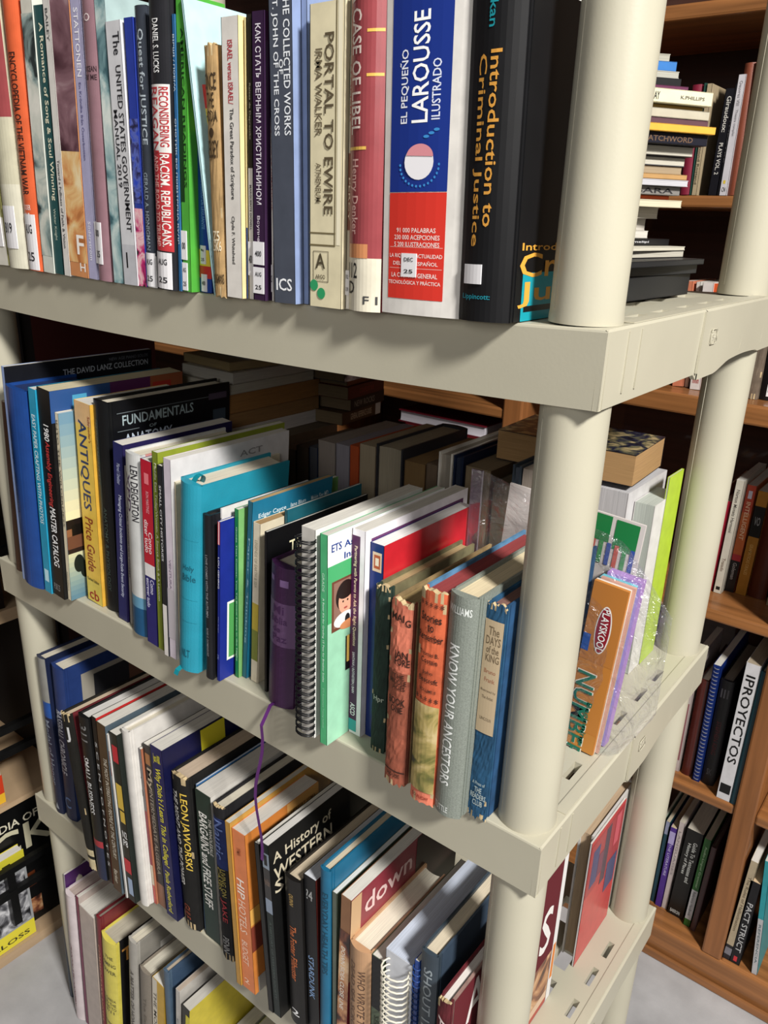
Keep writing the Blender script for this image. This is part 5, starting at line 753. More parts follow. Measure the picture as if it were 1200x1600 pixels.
BOOKCASE_BOOKS = [
    (-0.2595, 0.853, 0.5555, 0.014, 0.12, 0.1577, -0.0368, 'hardcover_book','small crimson book behind the leaning stack in the wooden bookcase','books on the upper shelf of the wooden bookcase', {'k': 'hb','c': '#7a1e34'}),
    (-0.2451, 0.853, 0.5555, 0.003, 0.14, 0.1594, -0.0207, 'paperback_book','dark teal-green spine next to the spine numbered 6 in the wooden bookcase','books on the upper shelf of the wooden bookcase', {'k': 'pb','c': '#2c4f46','t': [('LI', 0.2, 0.8, 0.85, 0.92, '#a8a890','h')]}),
    (-0.2417, 0.853, 0.5555, 0.0077, 0.14, 0.1581, -0.0114, 'paperback_book','beige spine with a dark circled 6 at the top in the wooden bookcase','books on the upper shelf of the wooden bookcase', {'k': 'pb','c': '#a8977a','t': [('6', 0.25, 0.75, 0.87, 0.93, '#222','h'), ('Edmond Rostand', 0.2, 0.7, 0.1, 0.5, '#4c4436','d')]}),
    (-0.216, 0.853, 0.5556, 0.0134, 0.15, 0.1498, 0.0107, 'paperback_book','black spine with bold white vertical lettering beside the beige one','books on the upper shelf of the wooden bookcase', {'k': 'pb','c': '#15141a','t': [('Giraudoux:', 0.3, 0.8, 0.6, 0.93, '#c8c4bc','d'), ('PLAYS VOL. 2', 0.3, 0.75, 0.2, 0.5, '#c8c4bc','d')]}),
    (-0.2022, 0.853, 0.5555, 0.003, 0.15, 0.1558, 0.0039, 'paperback_book','plain black spine touching the tall white one in the wooden bookcase','books on the upper shelf of the wooden bookcase', {'k': 'pb','c': '#17161a','t': [('THEATRE', 0.3, 0.7, 0.3, 0.7, '#4a484c','d')]}),
    (-0.1988, 0.853, 0.5555, 0.0111, 0.16, 0.1674, -0.0018, 'paperback_book','tall white spine with faint grey print and a yellow mark in the wooden bookcase','books on the upper shelf of the wooden bookcase', {'k': 'pb','c': '#c4c0c4','t': [('Oeuvres VIII', 0.3, 0.7, 0.75, 0.95, '#8d8a8e','d'), ('Theatre complet', 0.3, 0.7, 0.5, 0.72, '#8d8a8e','d'), ('CN', 0.25, 0.75, 0.03, 0.07, '#555','h')], 'sd': [(0.3, 0.6, 0.1, 0.13, '#d0b43c')]}),
    (-0.1873, 0.8577, 0.5555, 0.015, 0.2, 0.1825, -0.0356, 'hardcover_book','reddish brown leather-like hardcover beside the tall white spine','books on the upper shelf of the wooden bookcase', {'k': 'hb','c': '#7a3f2c','leather': 1}),
    (-0.1699, 0.853, 0.5555, 0.0141, 0.2, 0.1835, -0.0387, 'hardcover_book','darker brown hardcover against the rear post in the wooden bookcase','books on the upper shelf of the wooden bookcase', {'k': 'hb','c': '#54291a'}),
    (-0.2422, 0.9108, 0.2405, 0.0194, 0.13, 0.18, -0.0698, 'paperback_book','salmon softcover foot seen under the top cream shelf','books below the cream shelf corner in the wooden bookcase', {'k': 'pb','c': '#c97a5c'}),
    (-0.2222, 0.9159, 0.2405, 0.0068, 0.13, 0.18, -0.0463, 'paperback_book','narrow white spine foot beside the salmon one','books below the cream shelf corner in the wooden bookcase', {'k': 'pb','c': '#c9c5be'}),
    (-0.2095, 0.905, 0.2405, 0.0177, 0.13, 0.18, -0.0371, 'paperback_book','white spine with tiny red print seen under the top cream shelf','books below the cream shelf corner in the wooden bookcase', {'k': 'pb','c': '#d6cdc9','t': [('mmm', 0.2, 0.8, 0.06, 0.1, '#b04a44','h')]}),
    (-0.1914, 0.9083, 0.2405, 0.0129, 0.13, 0.18, -0.0434, 'paperback_book','orange-red spine foot next to the rear post','books below the cream shelf corner in the wooden bookcase', {'k': 'pb','c': '#c9552c'}),
    (-0.115, 0.8987, 0.2405, 0.0204, 0.15, 0.22, -0.0157, 'hardcover_book','mottled grey-tan hardcover right of the rear post','books below the cream shelf corner in the wooden bookcase', {'k': 'hb','c': '#6a5c4e','worn': 1}),
    (-0.0936, 0.9069, 0.2405, 0.0202, 0.15, 0.22, -0.0112, 'hardcover_book','black hardcover with a pinkish label at its foot, right of the rear post','books below the cream shelf corner in the wooden bookcase', {'k': 'hb','c': '#141214','st': [(0.5, 0.95, 0.03, 0.12, 'PZ')]}),
    (-0.1346, 0.9397, -0.1324, 0.0035, 0.15, 0.1986, 0.0257, 'paperback_book','thin orange spine behind the crimson one in the wooden bookcase','books on the middle shelf of the wooden bookcase', {'k': 'pb','c': '#b0603c'}),
    (-0.1272, 0.9314, -0.1322, 0.0141, 0.14, 0.1786, 0.0202, 'paperback_book','crimson spine beside the white handbook in the wooden bookcase','books on the middle shelf of the wooden bookcase', {'k': 'pb','c': '#96182e','p': '#d8c0b4'}),
    (-0.1108, 0.9279, -0.1323, 0.014, 0.15, 0.222, 0.0117, 'paperback_book','white spine with a small black publisher box near its foot','books on the middle shelf of the wooden bookcase', {'k': 'pb','c': '#c2bbac','t': [('Norton Motets Harmoni', 0.3, 0.7, 0.55, 0.92, '#5c5850','d'), ('Tratado', 0.3, 0.7, 0.2, 0.32, '#7c6858','d')], 'sd': [(0.25, 0.75, 0.03, 0.06, '#1c1c1c')]}),
    (-0.0964, 0.9499, -0.1323, 0.0165, 0.15, 0.2112, 0.0133, 'paperback_book','orange spine with a black lower third and pale vertical title','books on the middle shelf of the wooden bookcase', {'k': 'pb','c': '#bd6234','bands': [(0, 0.32, '#1c191d'), (0.3, 0.36, '#b0343a'), (0.75, 1, '#b04430')], 't': [('INTELLIGENT', 0.3, 0.75, 0.5, 0.85, '#dfc0a0','d'), ('Goleman', 0.3, 0.7, 0.12, 0.28, '#a8a4a4','d')], 'sd': [(0.3, 0.7, 0.88, 0.95, '#c4c0d0')]}),
    (-0.0777, 0.9504, -0.1321, 0.0195, 0.15, 0.2041, 0.0186, 'paperback_book','ochre spine with a wide black band near the top','books on the middle shelf of the wooden bookcase', {'k': 'pb','c': '#a06c24','bands': [(0.57, 0.86, '#141210')], 't': [('VO', 0.25, 0.75, 0.68, 0.76, '#8f8f8f','h'), ('GRAMATICAS ORALES', 0.35, 0.65, 0.2, 0.5, '#caa05c','d')]}),
    (-0.0578, 0.9575, -0.1319, 0.0315, 0.16, 0.1974, 0.0198, 'hardcover_book','dark russet hardcover at the right edge of the picture','books on the middle shelf of the wooden bookcase', {'k': 'hb','c': '#4c1d0c'}),
    (-0.0198, 0.9358, -0.1321, 0.0206, 0.14, 0.0972, 0.0195, 'paperback_book','beige spine cut by the right edge of the picture','books on the middle shelf of the wooden bookcase', {'k': 'pb','c': '#8a7a5c'}),
    (-0.1107, 0.8783, -0.5075, 0.0128, 0.15, 0.26, -0.0067, 'paperback_book','thin white and pink spine beside the rear post base','books on the third shelf of the wooden bookcase', {'k': 'pb','c': '#b9aaa6','sd': [(0.4, 0.8, 0.1, 0.6, '#8c5a5c')]}),
    (-0.0934, 0.8803, -0.5075, 0.0188, 0.17, 0.2167, -0.0018, 'hardcover_book','dark red-brown glossy hardcover left of the blue coil-bound notebook','books on the third shelf of the wooden bookcase', {'k': 'hb','c': '#4c1f1a','gloss': 1}),
    (-0.0696, 0.873, -0.5075, 0.0136, 0.2, 0.2591, -0.0131, 'spiral_bound_book','royal blue coil-bound notebook in the wooden bookcase','books on the third shelf of the wooden bookcase', {'k': 'pb','c': '#10296c','coil': '#77767c','coilw': 0.008}),
    (-0.0541, 0.8789, -0.5075, 0.0232, 0.18, 0.233, -0.0094, 'hardcover_book','black hardcover with faint dark red title beside the blue notebook','books on the third shelf of the wooden bookcase', {'k': 'hb','c': '#141214','p': '#8c8170','t': [('STEPHEN KING', 0.35, 0.7, 0.3, 0.62, '#4a1418','d'), ('III', 0.2, 0.8, 0.84, 0.92, '#48464a','h'), ('SK', 0.3, 0.7, 0.1, 0.16, '#48464a','h')]}),
    (-0.0176, 0.853, -0.5074, 0.0246, 0.2, 0.2952, 0.0051, 'paperback_book','white spine with bold black capitals reading IPROYECTOS','books on the third shelf of the wooden bookcase', {'k': 'pb','c': '#c9c7c9','p': '#a89a84','t': [('IPROYECTOS', 0.18, 0.82, 0.28, 0.92, '#101010','d')], 'sd': [(0.12, 0.88, 0.05, 0.12, '#151515')]}),
    (0.0074, 0.853, -0.5073, 0.0101, 0.2, 0.2879, 0.0101, 'hardcover_book','dark teal hardcover between the white IPROYECTOS spine and the wooden upright','books on the third shelf of the wooden bookcase', {'k': 'hb','c': '#16323a'}),
    (-0.116, 0.9058, -0.8675, 0.0042, 0.15, 0.2145, -0.0051, 'paperback_book','thin pale green spine, first on the bottom shelf of the wooden bookcase','books on the bottom shelf of the wooden bookcase', {'k': 'pb','c': '#b4c8b0','p': '#d8d4c8'}),
    (-0.1084, 0.9009, -0.8675, 0.0084, 0.15, 0.2167, 0.0037, 'paperback_book','dark blue-green spine beside the purple one on the bottom shelf','books on the bottom shelf of the wooden bookcase', {'k': 'pb','c': '#1c3f4c','bands': [(0.85, 1, '#8c90a8')], 'p': '#c2b49c'}),
    (-0.097, 0.897, -0.8674, 0.0126, 0.15, 0.2112, 0.0047, 'paperback_book','purple spine with lilac top on the bottom shelf of the wooden bookcase','books on the bottom shelf of the wooden bookcase', {'k': 'pb','c': '#4a2c80','bands': [(0.8, 0.95, '#a89cc8')], 't': [('THE LITERATURE', 0.3, 0.7, 0.4, 0.8, '#b8acd4','d')], 'p': '#c9b898'}),
    (-0.0838, 0.8993, -0.8674, 0.0111, 0.16, 0.2313, 0.0099, 'paperback_book','pinkish white spine on the bottom shelf of the wooden bookcase','books on the bottom shelf of the wooden bookcase', {'k': 'pb','c': '#b9aca8','t': [('LANGUAGES', 0.3, 0.7, 0.4, 0.9, '#8a8080','d')], 'p': '#bcb4a4'}),
    (-0.0693, 0.8939, -0.8667, 0.0328, 0.18, 0.2292, 0.0249, 'paperback_book','wide black guide with two-line white title on the bottom shelf','books on the bottom shelf of the wooden bookcase', {'k': 'pb','c': '#161412','t': [('Guide To Tennessee and', 0.55, 0.8, 0.42, 0.88, '#b9b9b4','d'), ('History of Places', 0.2, 0.45, 0.5, 0.85, '#b9b9b4','d'), ('BARRON', 0.15, 0.75, 0.03, 0.07, '#b9b9b4','h')], 'p': '#c6beb0'}),
    (-0.032, 0.8847, -0.8672, 0.0133, 0.16, 0.2316, 0.0233, 'paperback_book','green spine with a white lower panel on the bottom shelf','books on the bottom shelf of the wooden bookcase', {'k': 'pb','c': '#2a5c24','bands': [(0.08, 0.42, '#b4b0b0')], 't': [('Audio-Lingual Grammar', 0.3, 0.7, 0.45, 0.92, '#a8c49c','d'), ('Reference Handbook', 0.3, 0.7, 0.12, 0.4, '#6a6a68','d')], 'p': '#bcb2a0'}),
    (-0.0161, 0.8813, -0.8673, 0.0092, 0.16, 0.223, 0.026, 'hardcover_book','mauve brown spine leaning beside the wooden upright','books on the bottom shelf of the wooden bookcase', {'k': 'hb','c': '#4c3434','p': '#5a4c44'}),
    (0.0568, 0.856, -0.8671, 0.0136, 0.15, 0.2542, 0.0312, 'paperback_book','beige spine with grey and black foot right of the wooden upright','books right of the wooden upright on the bottom shelf', {'k': 'pb','c': '#a8997f','bands': [(0.05, 0.12, '#77757c'), (0, 0.05, '#221f22'), (0.12, 0.15, '#221f22')], 't': [('The Rules of Hallucination', 0.3, 0.7, 0.3, 0.85, '#6a5c48','d')], 'p': '#dcd8d0'}),
    (0.0708, 0.856, -0.8673, 0.0184, 0.13, 0.2104, 0.0092, 'paperback_book','black paperback with smoky white capitals and a red square at its foot','books right of the wooden upright on the bottom shelf', {'k': 'pb','c': '#141316','t': [('PACT STRUCT', 0.25, 0.8, 0.15, 0.75, '#b4b4b4','d')], 'sd': [(0.3, 0.65, 0.03, 0.09, '#c03038')], 'p': '#d8bc98'}),
    (0.1121, 0.856, -0.8675, 0.0106, 0.15, 0.2683, -0.0928, 'paperback_book','turquoise spine with a white lower half at the right edge of the picture','books right of the wooden upright on the bottom shelf', {'k': 'pb','c': '#2c8c94','bands': [(0, 0.5, '#b4b2b4')], 't': [('REFERENCIA', 0.3, 0.7, 0.1, 0.45, '#5a6a70','d')]}),
]
REAR_ROW = [
    (-0.5631, 0.25, 0.0279, 0.1971, 0.15, '#3a2c22','#5c4a38','dark brown book end, leftmost of the rear row on the middle shelf'),
    (-0.534, 0.25, 0.0233, 0.2052, 0.15, '#2c2420','#4a3c30','very dark book end under the lying stack on the middle shelf'),
    (-0.5095, 0.25, 0.0156, 0.2084, 0.15, '#1c2c48','#4a4c54','dark blue edged book in the rear row under the lying stack'),
    (-0.4928, 0.25, 0.0313, 0.2213, 0.15, '#77706a','#8a8078','grey-brown paged book in the rear row beside the lying stack'),
    (-0.4603, 0.25, 0.0236, 0.2225, 0.15, '#7c7880','#86828a','lilac-grey paged book in the rear row left of the orange edge'),
    (-0.4356, 0.25, 0.0153, 0.2249, 0.15, '#a03c1c','#a8481f','orange-red book edge in the rear row on the middle shelf'),
    (-0.4192, 0.25, 0.0266, 0.2301, 0.15, '#8a7a66','#9a8c74','tan paged book right of the orange-red edge in the rear row'),
    (-0.3915, 0.25, 0.0427, 0.2354, 0.15, '#2b2b30','#948a76','thickest tan paged book in the rear row of the middle shelf'),
    (-0.3458, 0.25, 0.0321, 0.223, 0.15, '#5c452c','#6f5634','short brown paged book in the rear row of the middle shelf'),
    (-0.3126, 0.25, 0.0169, 0.2259, 0.15, '#4c4034','#5c4c3c','dull brown book in the rear row left of the white-edged hardcover'),
    (-0.2952, 0.25, 0.0204, 0.2445, 0.15, '#c4beb4','#8c8478','white-boarded book in the rear row of the middle shelf'),
    (-0.2736, 0.25, 0.0143, 0.2444, 0.15, '#141c34','#1c2438','navy blue board in the rear row of the middle shelf'),
    (-0.2564, 0.25, 0.0353, 0.2353, 0.15, '#4a3a28','#7c6c54','tan paged book with curled brown cover behind the plastic bag'),
    (-0.2177, 0.25, 0.0231, 0.2238, 0.15, '#2c3430','#5a5040','low dark green-grey book behind the plastic bag'),
    (-0.1941, 0.25, 0.0118, 0.2499, 0.15, '#3c4650','#4c5460','slate grey board in the rear row beside the front post'),
    (-0.1809, 0.25, 0.0219, 0.248, 0.15, '#b4a89c','#a89c90','white paged book with a maroon inner edge beside the front post'),
    (-0.1585, 0.3, 0.0415, 0.2194, 0.12, '#bcb8b8','#b4b2b4','broad white paged book right behind the front post'),
    (-0.1163, 0.3, 0.0414, 0.2306, 0.12, '#c4c1c2','#bab8ba','white paper block under the thick brown paperback'),
    (-0.0744, 0.32, 0.0239, 0.2165, 0.07, '#d2d0cc','#aeb4ac','book with greenish white fanned pages near the rear post'),
    (-0.0526, 0.352, 0.0035, 0.2427, 0.046, '#a8c234','#b4b2ac','thin lime green softcover against the rear post'),
]
TALL_STACK = [
    (-0.066, 0.36, 0.4403, 0.0211, 2, 0.22, '#1e1f22','bottom black binder of the tall stack on the top cream shelf'),
    (-0.0605, 0.36, 0.4618, 0.0089, 5, 0.2, '#26272a','black binder resting on the bottom one of the tall stack'),
    (-0.0543, 0.36, 0.4711, 0.0053, 2, 0.22, '#232427','third black binder from the bottom of the tall stack'),
    (-0.0763, 0.36, 0.4768, 0.0067, 5, 0.18, '#1a1a1c','fourth black binder of the tall stack, below loose white papers'),
    (-0.0759, 0.36, 0.4839, 0.0036, 3, 0.2, '#cfc9b8','thin white booklet lying above the black binders'),
    (-0.0936, 0.36, 0.4879, 0.0063, 6, 0.13, '#17171a','small black boxed case in the tall stack'),
    (-0.1062, 0.33, 0.4946, 0.007, 20, 0.1, '#cbc6bc','small white-paged book above the black boxed case'),
    (-0.1103, 0.33, 0.502, 0.011, 20, 0.1, '#c2bcb2','white-paged block in the lower half of the tall stack'),
    (-0.0986, 0.33, 0.5134, 0.0104, 25, 0.12, '#b9b2a6','ragged grey-white book near the bookcase shelf edge in the stack'),
    (-0.076, 0.33, 0.5242, 0.0066, 33, 0.16, '#c9c2a8','cream magazine bundle with bent corners in the stack'),
    (-0.0898, 0.33, 0.5312, 0.0038, 33, 0.14, '#c8562c','flat bright orange cover in the tall stack'),
    (-0.0798, 0.33, 0.5354, 0.0079, 33, 0.16, '#7c7874','grey softcover with dark vertical-set name in the stack'),
    (-0.0728, 0.33, 0.5437, 0.0055, 33, 0.17, '#b9b7bc','thin white softcover in the stack above the grey one'),
    (-0.0749, 0.33, 0.5496, 0.0048, 33, 0.16, '#b08a5a','orange-tan softcover in the middle of the stack'),
    (-0.081, 0.33, 0.5548, 0.0066, 33, 0.16, '#9c8a70','tan softcover with ragged edge in the stack'),
    (-0.0791, 0.33, 0.5618, 0.0081, 33, 0.16, '#4c4c50','curled grey softcover in the middle of the stack'),
    (-0.0725, 0.33, 0.5703, 0.009, 33, 0.17, '#3c3834','large dark softcover with white page edge in the stack'),
    (-0.0607, 0.33, 0.5797, 0.0095, 33, 0.17, '#1c1c26','dark navy softcover with faint bronze print in the stack'),
    (-0.0544, 0.33, 0.5896, 0.0065, 33, 0.18, '#d8a844','yellow spine with a small red band in the stack'),
    (-0.0626, 0.33, 0.5965, 0.0051, 33, 0.16, '#5a4048','purplish paperback in the upper part of the stack'),
    (-0.0626, 0.33, 0.602, 0.0076, 33, 0.16, '#b4ae9c','cream softcover below the book marked A DAY'),
    (-0.0697, 0.33, 0.61, 0.0036, 33, 0.15, '#7c6430','thin olive brown softcover directly below the book marked A DAY'),
    (-0.062, 0.33, 0.614, 0.0118, 33, 0.18, '#d8d2b4','cream spine with dark letters A DAY in the stack'),
    (-0.0865, 0.33, 0.6262, 0.0061, 38, 0.15, '#5c2a48','plum paperback with white nicks above the A DAY spine'),
    (-0.0944, 0.33, 0.6327, 0.0069, 38, 0.14, '#18181a','black paperback near the top of the stack'),
    (-0.0973, 0.33, 0.64, 0.0058, 40, 0.14, '#a8a69c','grey-white paperback near the top of the stack'),
    (-0.101, 0.33, 0.6462, 0.0083, 42, 0.13, '#2c6cb0','bright blue paperback second from the top of the stack'),
    (-0.1085, 0.33, 0.6549, 0.0068, 45, 0.12, '#a8a494','pale paperback topping the tall stack'),
]

def place_rows():
    for rows, grp in ((TOP_SHELF, 'books on the top visible cream shelf'), (MIDDLE_SHELF, 'front row books on the middle cream shelf'),
                      (LOWER_SHELF, 'books on the lower cream shelf'), (FLOOR_ROW, 'books in the floor row')):
        for x, y, z, w_, d_, h_, lean, name, label, sp in rows:
            make_book(name, label, grp, upright(x, y, z, lean), w_, d_, h_, sp)
    for x, y, z, w_, d_, h_, lean, name, label, grp, sp in BOOKCASE_BOOKS:
        make_book(name, label, grp, upright(x, y, z, lean), w_, d_, h_, sp)
place_rows()

# rear row on the middle shelf: spines to the back, page edges to the front
for i, (x, y, w_, h_, d_, cc, pc, lab) in enumerate(REAR_ROW):
    hb = i in (7, 10, 11, 14)
    sp = {'k': 'hb' if hb else 'pb', 'c': cc, 'rc': cc, 'p': pc}
    name = 'hardcover_book' if hb else 'paperback_book'
    m_ = Matrix.Translation((x + w_, y + d_, 0.0005)) @ Matrix.Rotation(PI, 4, 'Z')
    if 'fanned' in lab: m_ = m_ @ Matrix.Rotation(0.0, 4, 'Y')
    make_book(name, lab, 'rear row books on the middle cream shelf', m_, w_ - 0.0006, d_, h_ - 0.001, sp)

# lying book helper: spine or fore-edge along a horizontal direction
def lying(name, label, group, x, y, z, rot, length, depth, thick, sp, fore=False):
    """near right-hand end of the visible long edge at (x, y); the edge runs back toward the viewer by length"""
    a = math.radians(rot)
    d = Vector((math.sin(a), math.cos(a), 0))          # along the visible edge, pointing away
    inn = Vector((-d.y, d.x, 0))                        # into the stack
    up = Vector((0, 0, 1))
    p = Vector((x, y, z))
    if not fore:
        # local x up, local z toward the near end, local y inward
        m_ = frame(p, up, inn, -d)
    else:
        m_ = frame(p + inn * depth, up, -inn, d) @ Matrix.Translation((0, 0, -length))
    return make_book(name, label, group, m_, thick, depth, length, sp)

for i, (x, y, z, th, rot, ln, cc, lab) in enumerate(TALL_STACK):
    sp = {'k': 'pb', 'c': cc, 'rc': cc, 'p': '#c4bca6'}
    if lab.startswith('cream spine'): sp['t'] = [('A DAY', .2, .75, .33, .41, '#26282a', 'd'), ('K.PHILLIPS', .35, .6, .05, .2, '#55524a', 'd')]
    if 'yellow spine' in lab: sp['sd'] = [(0, 1, .76, .8, '#c02c34')]; sp['t'] = [('252', .2, .8, .84, .92, '#5c4a20', 'd')]
    if 'navy soft' in lab: sp['t'] = [('MAN READING', .2, .7, .6, .9, '#6a5240', 'd'), ('WATCHWORD', .2, .7, .1, .45, '#6a5240', 'd')]
    if 'grey softcover with dark' in lab: sp['t'] = [('LA BARBARA', .2, .8, .05, .7, '#2c2a2c', 'd')]
    if 'boxed case' in lab: sp['t'] = [('melipi', .3, .7, .35, .6, '#c4c4c8', 'd')]
    fore = any(k in lab for k in ('white-paged', 'loose', 'thin white', 'magazine bundle', 'tan softcover with', 'curled', 'ragged', 'grey-white', 'pale paper', 'page edge'))
    nm = 'binder' if 'binder' in lab else ('booklet' if 'booklet' in lab else 'paperback_book')
    CATS['binder'] = 'binder'
    if fore: sp['p'] = cc if cc[1] in 'bcda9' else '#b9b4a6'
    lying(nm, lab, 'books lying in the tall stack on the top cream shelf', x, y, z, rot, ln, 0.115 if rot > 10 else 0.15, max(0.003, th), sp, fore)

# stack lying at the back of the middle shelf, page edges to the right
LIE = [
    ('#c4beb8', '#b4aeaa', 0.020, 0.0, 0.18, 'white-paged book at the bottom of the lying stack behind the anatomy book'),
    ('#7c5c3c', '#84633c', 0.021, 0.0, 0.19, 'brown-paged paperback second from the bottom of the lying stack'),
    ('#8a6038', '#8c6436', 0.027, 0.002, 0.19, 'thick brown-paged paperback in the middle of the lying stack'),
    ('#9c988c', '#a8a496', 0.014, -0.012, 0.17, 'white-paged book above the thick brown one in the lying stack'),
    ('#a4a098', '#aca89e', 0.016, 0.004, 0.18, 'grey-white paged book with bent cover in the lying stack'),
    ('#7c6a4c', '#94825c', 0.013, -0.012, 0.16, 'tan-paged book near the top of the lying stack'),
    ('#86807c', '#9c9690', 0.012, -0.03, 0.11, 'small grey book topping the lying stack'),
]
z = 0.1995
for i, (cc, pc, th, dy, ln, lab) in enumerate(LIE):
    lying('paperback_book', lab, 'books lying behind the anatomy textbook', -0.62, 0.39 + dy, z, 0 if i < 5 else 4, ln, 0.11, th - 0.0004, {'k': 'pb', 'c': cc, 'p': pc}, True)
    z += th
for i in range(3):
    lab = ['dark brown upright book supporting the lying stack, nearest the post', 'brown upright book supporting the lying stack', 'dull tan upright book supporting the lying stack', 'grey-brown upright book supporting the lying stack'][i]
    sp = {'k': 'pb', 'c': ['#3a2c22', '#4c3424', '#5c4c3c', '#4c443c'][i], 'p': '#5c5040'}
    make_book('paperback_book', lab, 'upright books under the lying stack', Matrix.Translation((-0.735 + i * 0.05 + 0.045, 0.40, 0.0005)) @ Matrix.Rotation(PI, 4, 'Z'), 0.044, 0.16, 0.1985, sp)
# darker books stacked behind them with spines toward the viewer
LIE2 = [
    ('#3c2a18', 0.020, 0.17, 'brown reference guide with a white end label, bottom of the dark lying stack', {'t': [('GENERAL REFERENCE GUIDE', .25, .75, .25, .8, '#a8947c', 'd')], 'sd': [(0, 1, 0, .14, '#a8a49c')]}),
    ('#1c1712', 0.020, 0.15, 'black softcover with pale scribbled title in the dark lying stack', {'t': [('NEW ROCKS', .25, .75, .3, .9, '#7c766a', 'd')]}),
    ('#4a1a12', 0.020, 0.16, 'maroon softcover with copper cover in the dark lying stack', {'t': [('CONFESSIONS', .3, .7, .3, .7, '#7c3428', 'd')]}),
    ('#6c3a20', 0.008, 0.16, 'thin copper-edged softcover in the dark lying stack', {}),
    ('#303840', 0.018, 0.17, 'green and grey pictorial paperback in the dark lying stack', {'sa': [(0, 1, 0, 1, 'photo')]}),
    ('#55503f', 0.007, 0.17, 'thin olive softcover in the dark lying stack', {}),
    ('#141a30', 0.016, 0.15, 'dark navy book topping the dark lying stack', {'t': [('UNES', .3, .7, .5, .8, '#7c8090', 'd')]}),
]
z = 0.2008
REAR_TOP = z
for i, (cc, th, ln, lab, ex) in enumerate(LIE2):
    sp = {'k': 'pb', 'c': cc, 'p': '#6c5c44'}; sp.update(ex)
    lying('paperback_book', lab, 'dark books lying on the rear row', -0.583 + 0.003 * (i % 3), 0.500 + 0.005 * (i % 2), z, -7, ln * 0.66, 0.10, th - 0.0004, sp)
    z += th

# far bookcase: books lying on the shelf seen through the gap
z = -0.1325
for i, (cc, pc, th, lab) in enumerate([('#3c2a20', '#8a7c64', 0.05, 'brown book at the bottom of the lying pile in the wooden bookcase'), ('#2c3440', '#8a7c64', 0.05, 'slate book in the lying pile in the wooden bookcase'),
        ('#4c3c2c', '#8a7c64', 0.05, 'umber book in the lying pile in the wooden bookcase'), ('#3a3028', '#8a7c64', 0.045, 'dark book under the red one in the lying pile in the wooden bookcase'),
        ('#6c1c20', '#a8988c', 0.018, 'red hardcover under the white-edged book in the wooden bookcase'), ('#5c1420', '#c9c4cc', 0.028, 'white-edged book with maroon covers lying on the pile in the wooden bookcase')]):
    make_book('hardcover_book', lab, 'books lying in the wooden bookcase', frame(Vector((-0.82 + (0.02 if i == 4 else 0) , 0.87 + 0.15, z)), Vector((0, 0, 1)), Vector((0, -1, 0)), Vector((1, 0, 0))), th - 0.0005, 0.15, 0.225 if i != 4 else 0.20, {'k': 'hb', 'c': cc, 'p': pc})
    z += th

# thick mass-market paperback lying across the white blocks
m_ = frame(Vector((-0.2475, 0.296 + 0.104, 0.2365)), Vector((0, 0, 1)), Vector((0.05, -1, 0)).normalized(), Vector((1, 0.05, 0)).normalized())
big = make_book('paperback_book', 'thick brown-paged paperback with dark patterned cover lying on the white blocks', None, m_, 0.036, 0.104, 0.168, {'k': 'pb', 'c': '#1d1c22', 'rc': '#1d1c22', 'p': '#a88458', 'ra': [(0, 1, 0, 1, 'pattern')]})

# rear books at the right end of the lower shelf
make_book('hardcover_book', 'tan-paged hardcover with fore-edge forward at the back of the lower shelf end', 'books at the back of the lower shelf end',
    Matrix.Translation((-0.0535, 0.297 + 0.14, LEVELS['C'] + .0005)) @ Matrix.Rotation(PI, 4, 'Z'), 0.0195, 0.14, 0.214, {'k': 'hb', 'c': '#c4c0bc', 'p': '#b49c80'})
make_book('magazine', 'glossy red and blue magazine leaning on the tan-paged hardcover', 'books at the back of the lower shelf end',
    upright(-0.0525, 0.285, LEVELS['C'] + .0005, 0.0), 0.003, 0.112, 0.212, {'k': 'pb', 'c': '#cfcac8', 'rc': '#b83038', 'gloss': 1,
     'rd': [(.02, .98, .55, .97, '#9c2838'), (.1, .3, .6, .9, '#2c3468'), (.45, .6, .5, .95, '#3a2440'), (.65, .95, .35, .6, '#34406c'), (.3, .45, .62, .8, '#6c2448'), (.75, .9, .7, .95, '#c45060')]})
make_book('booklet', 'narrow white booklet with printed specks beside the rear post on the lower shelf', 'books at the back of the lower shelf end',
    upright(-0.0625, 0.402, LEVELS['C'] + .0005, 0.0), 0.006, 0.05, 0.17, {'k': 'pb', 'c': '#b8b2aa', 't': [('NOTAS Y CUENTOS', .2, .8, .1, .95, '#3c3834', 'd')]})

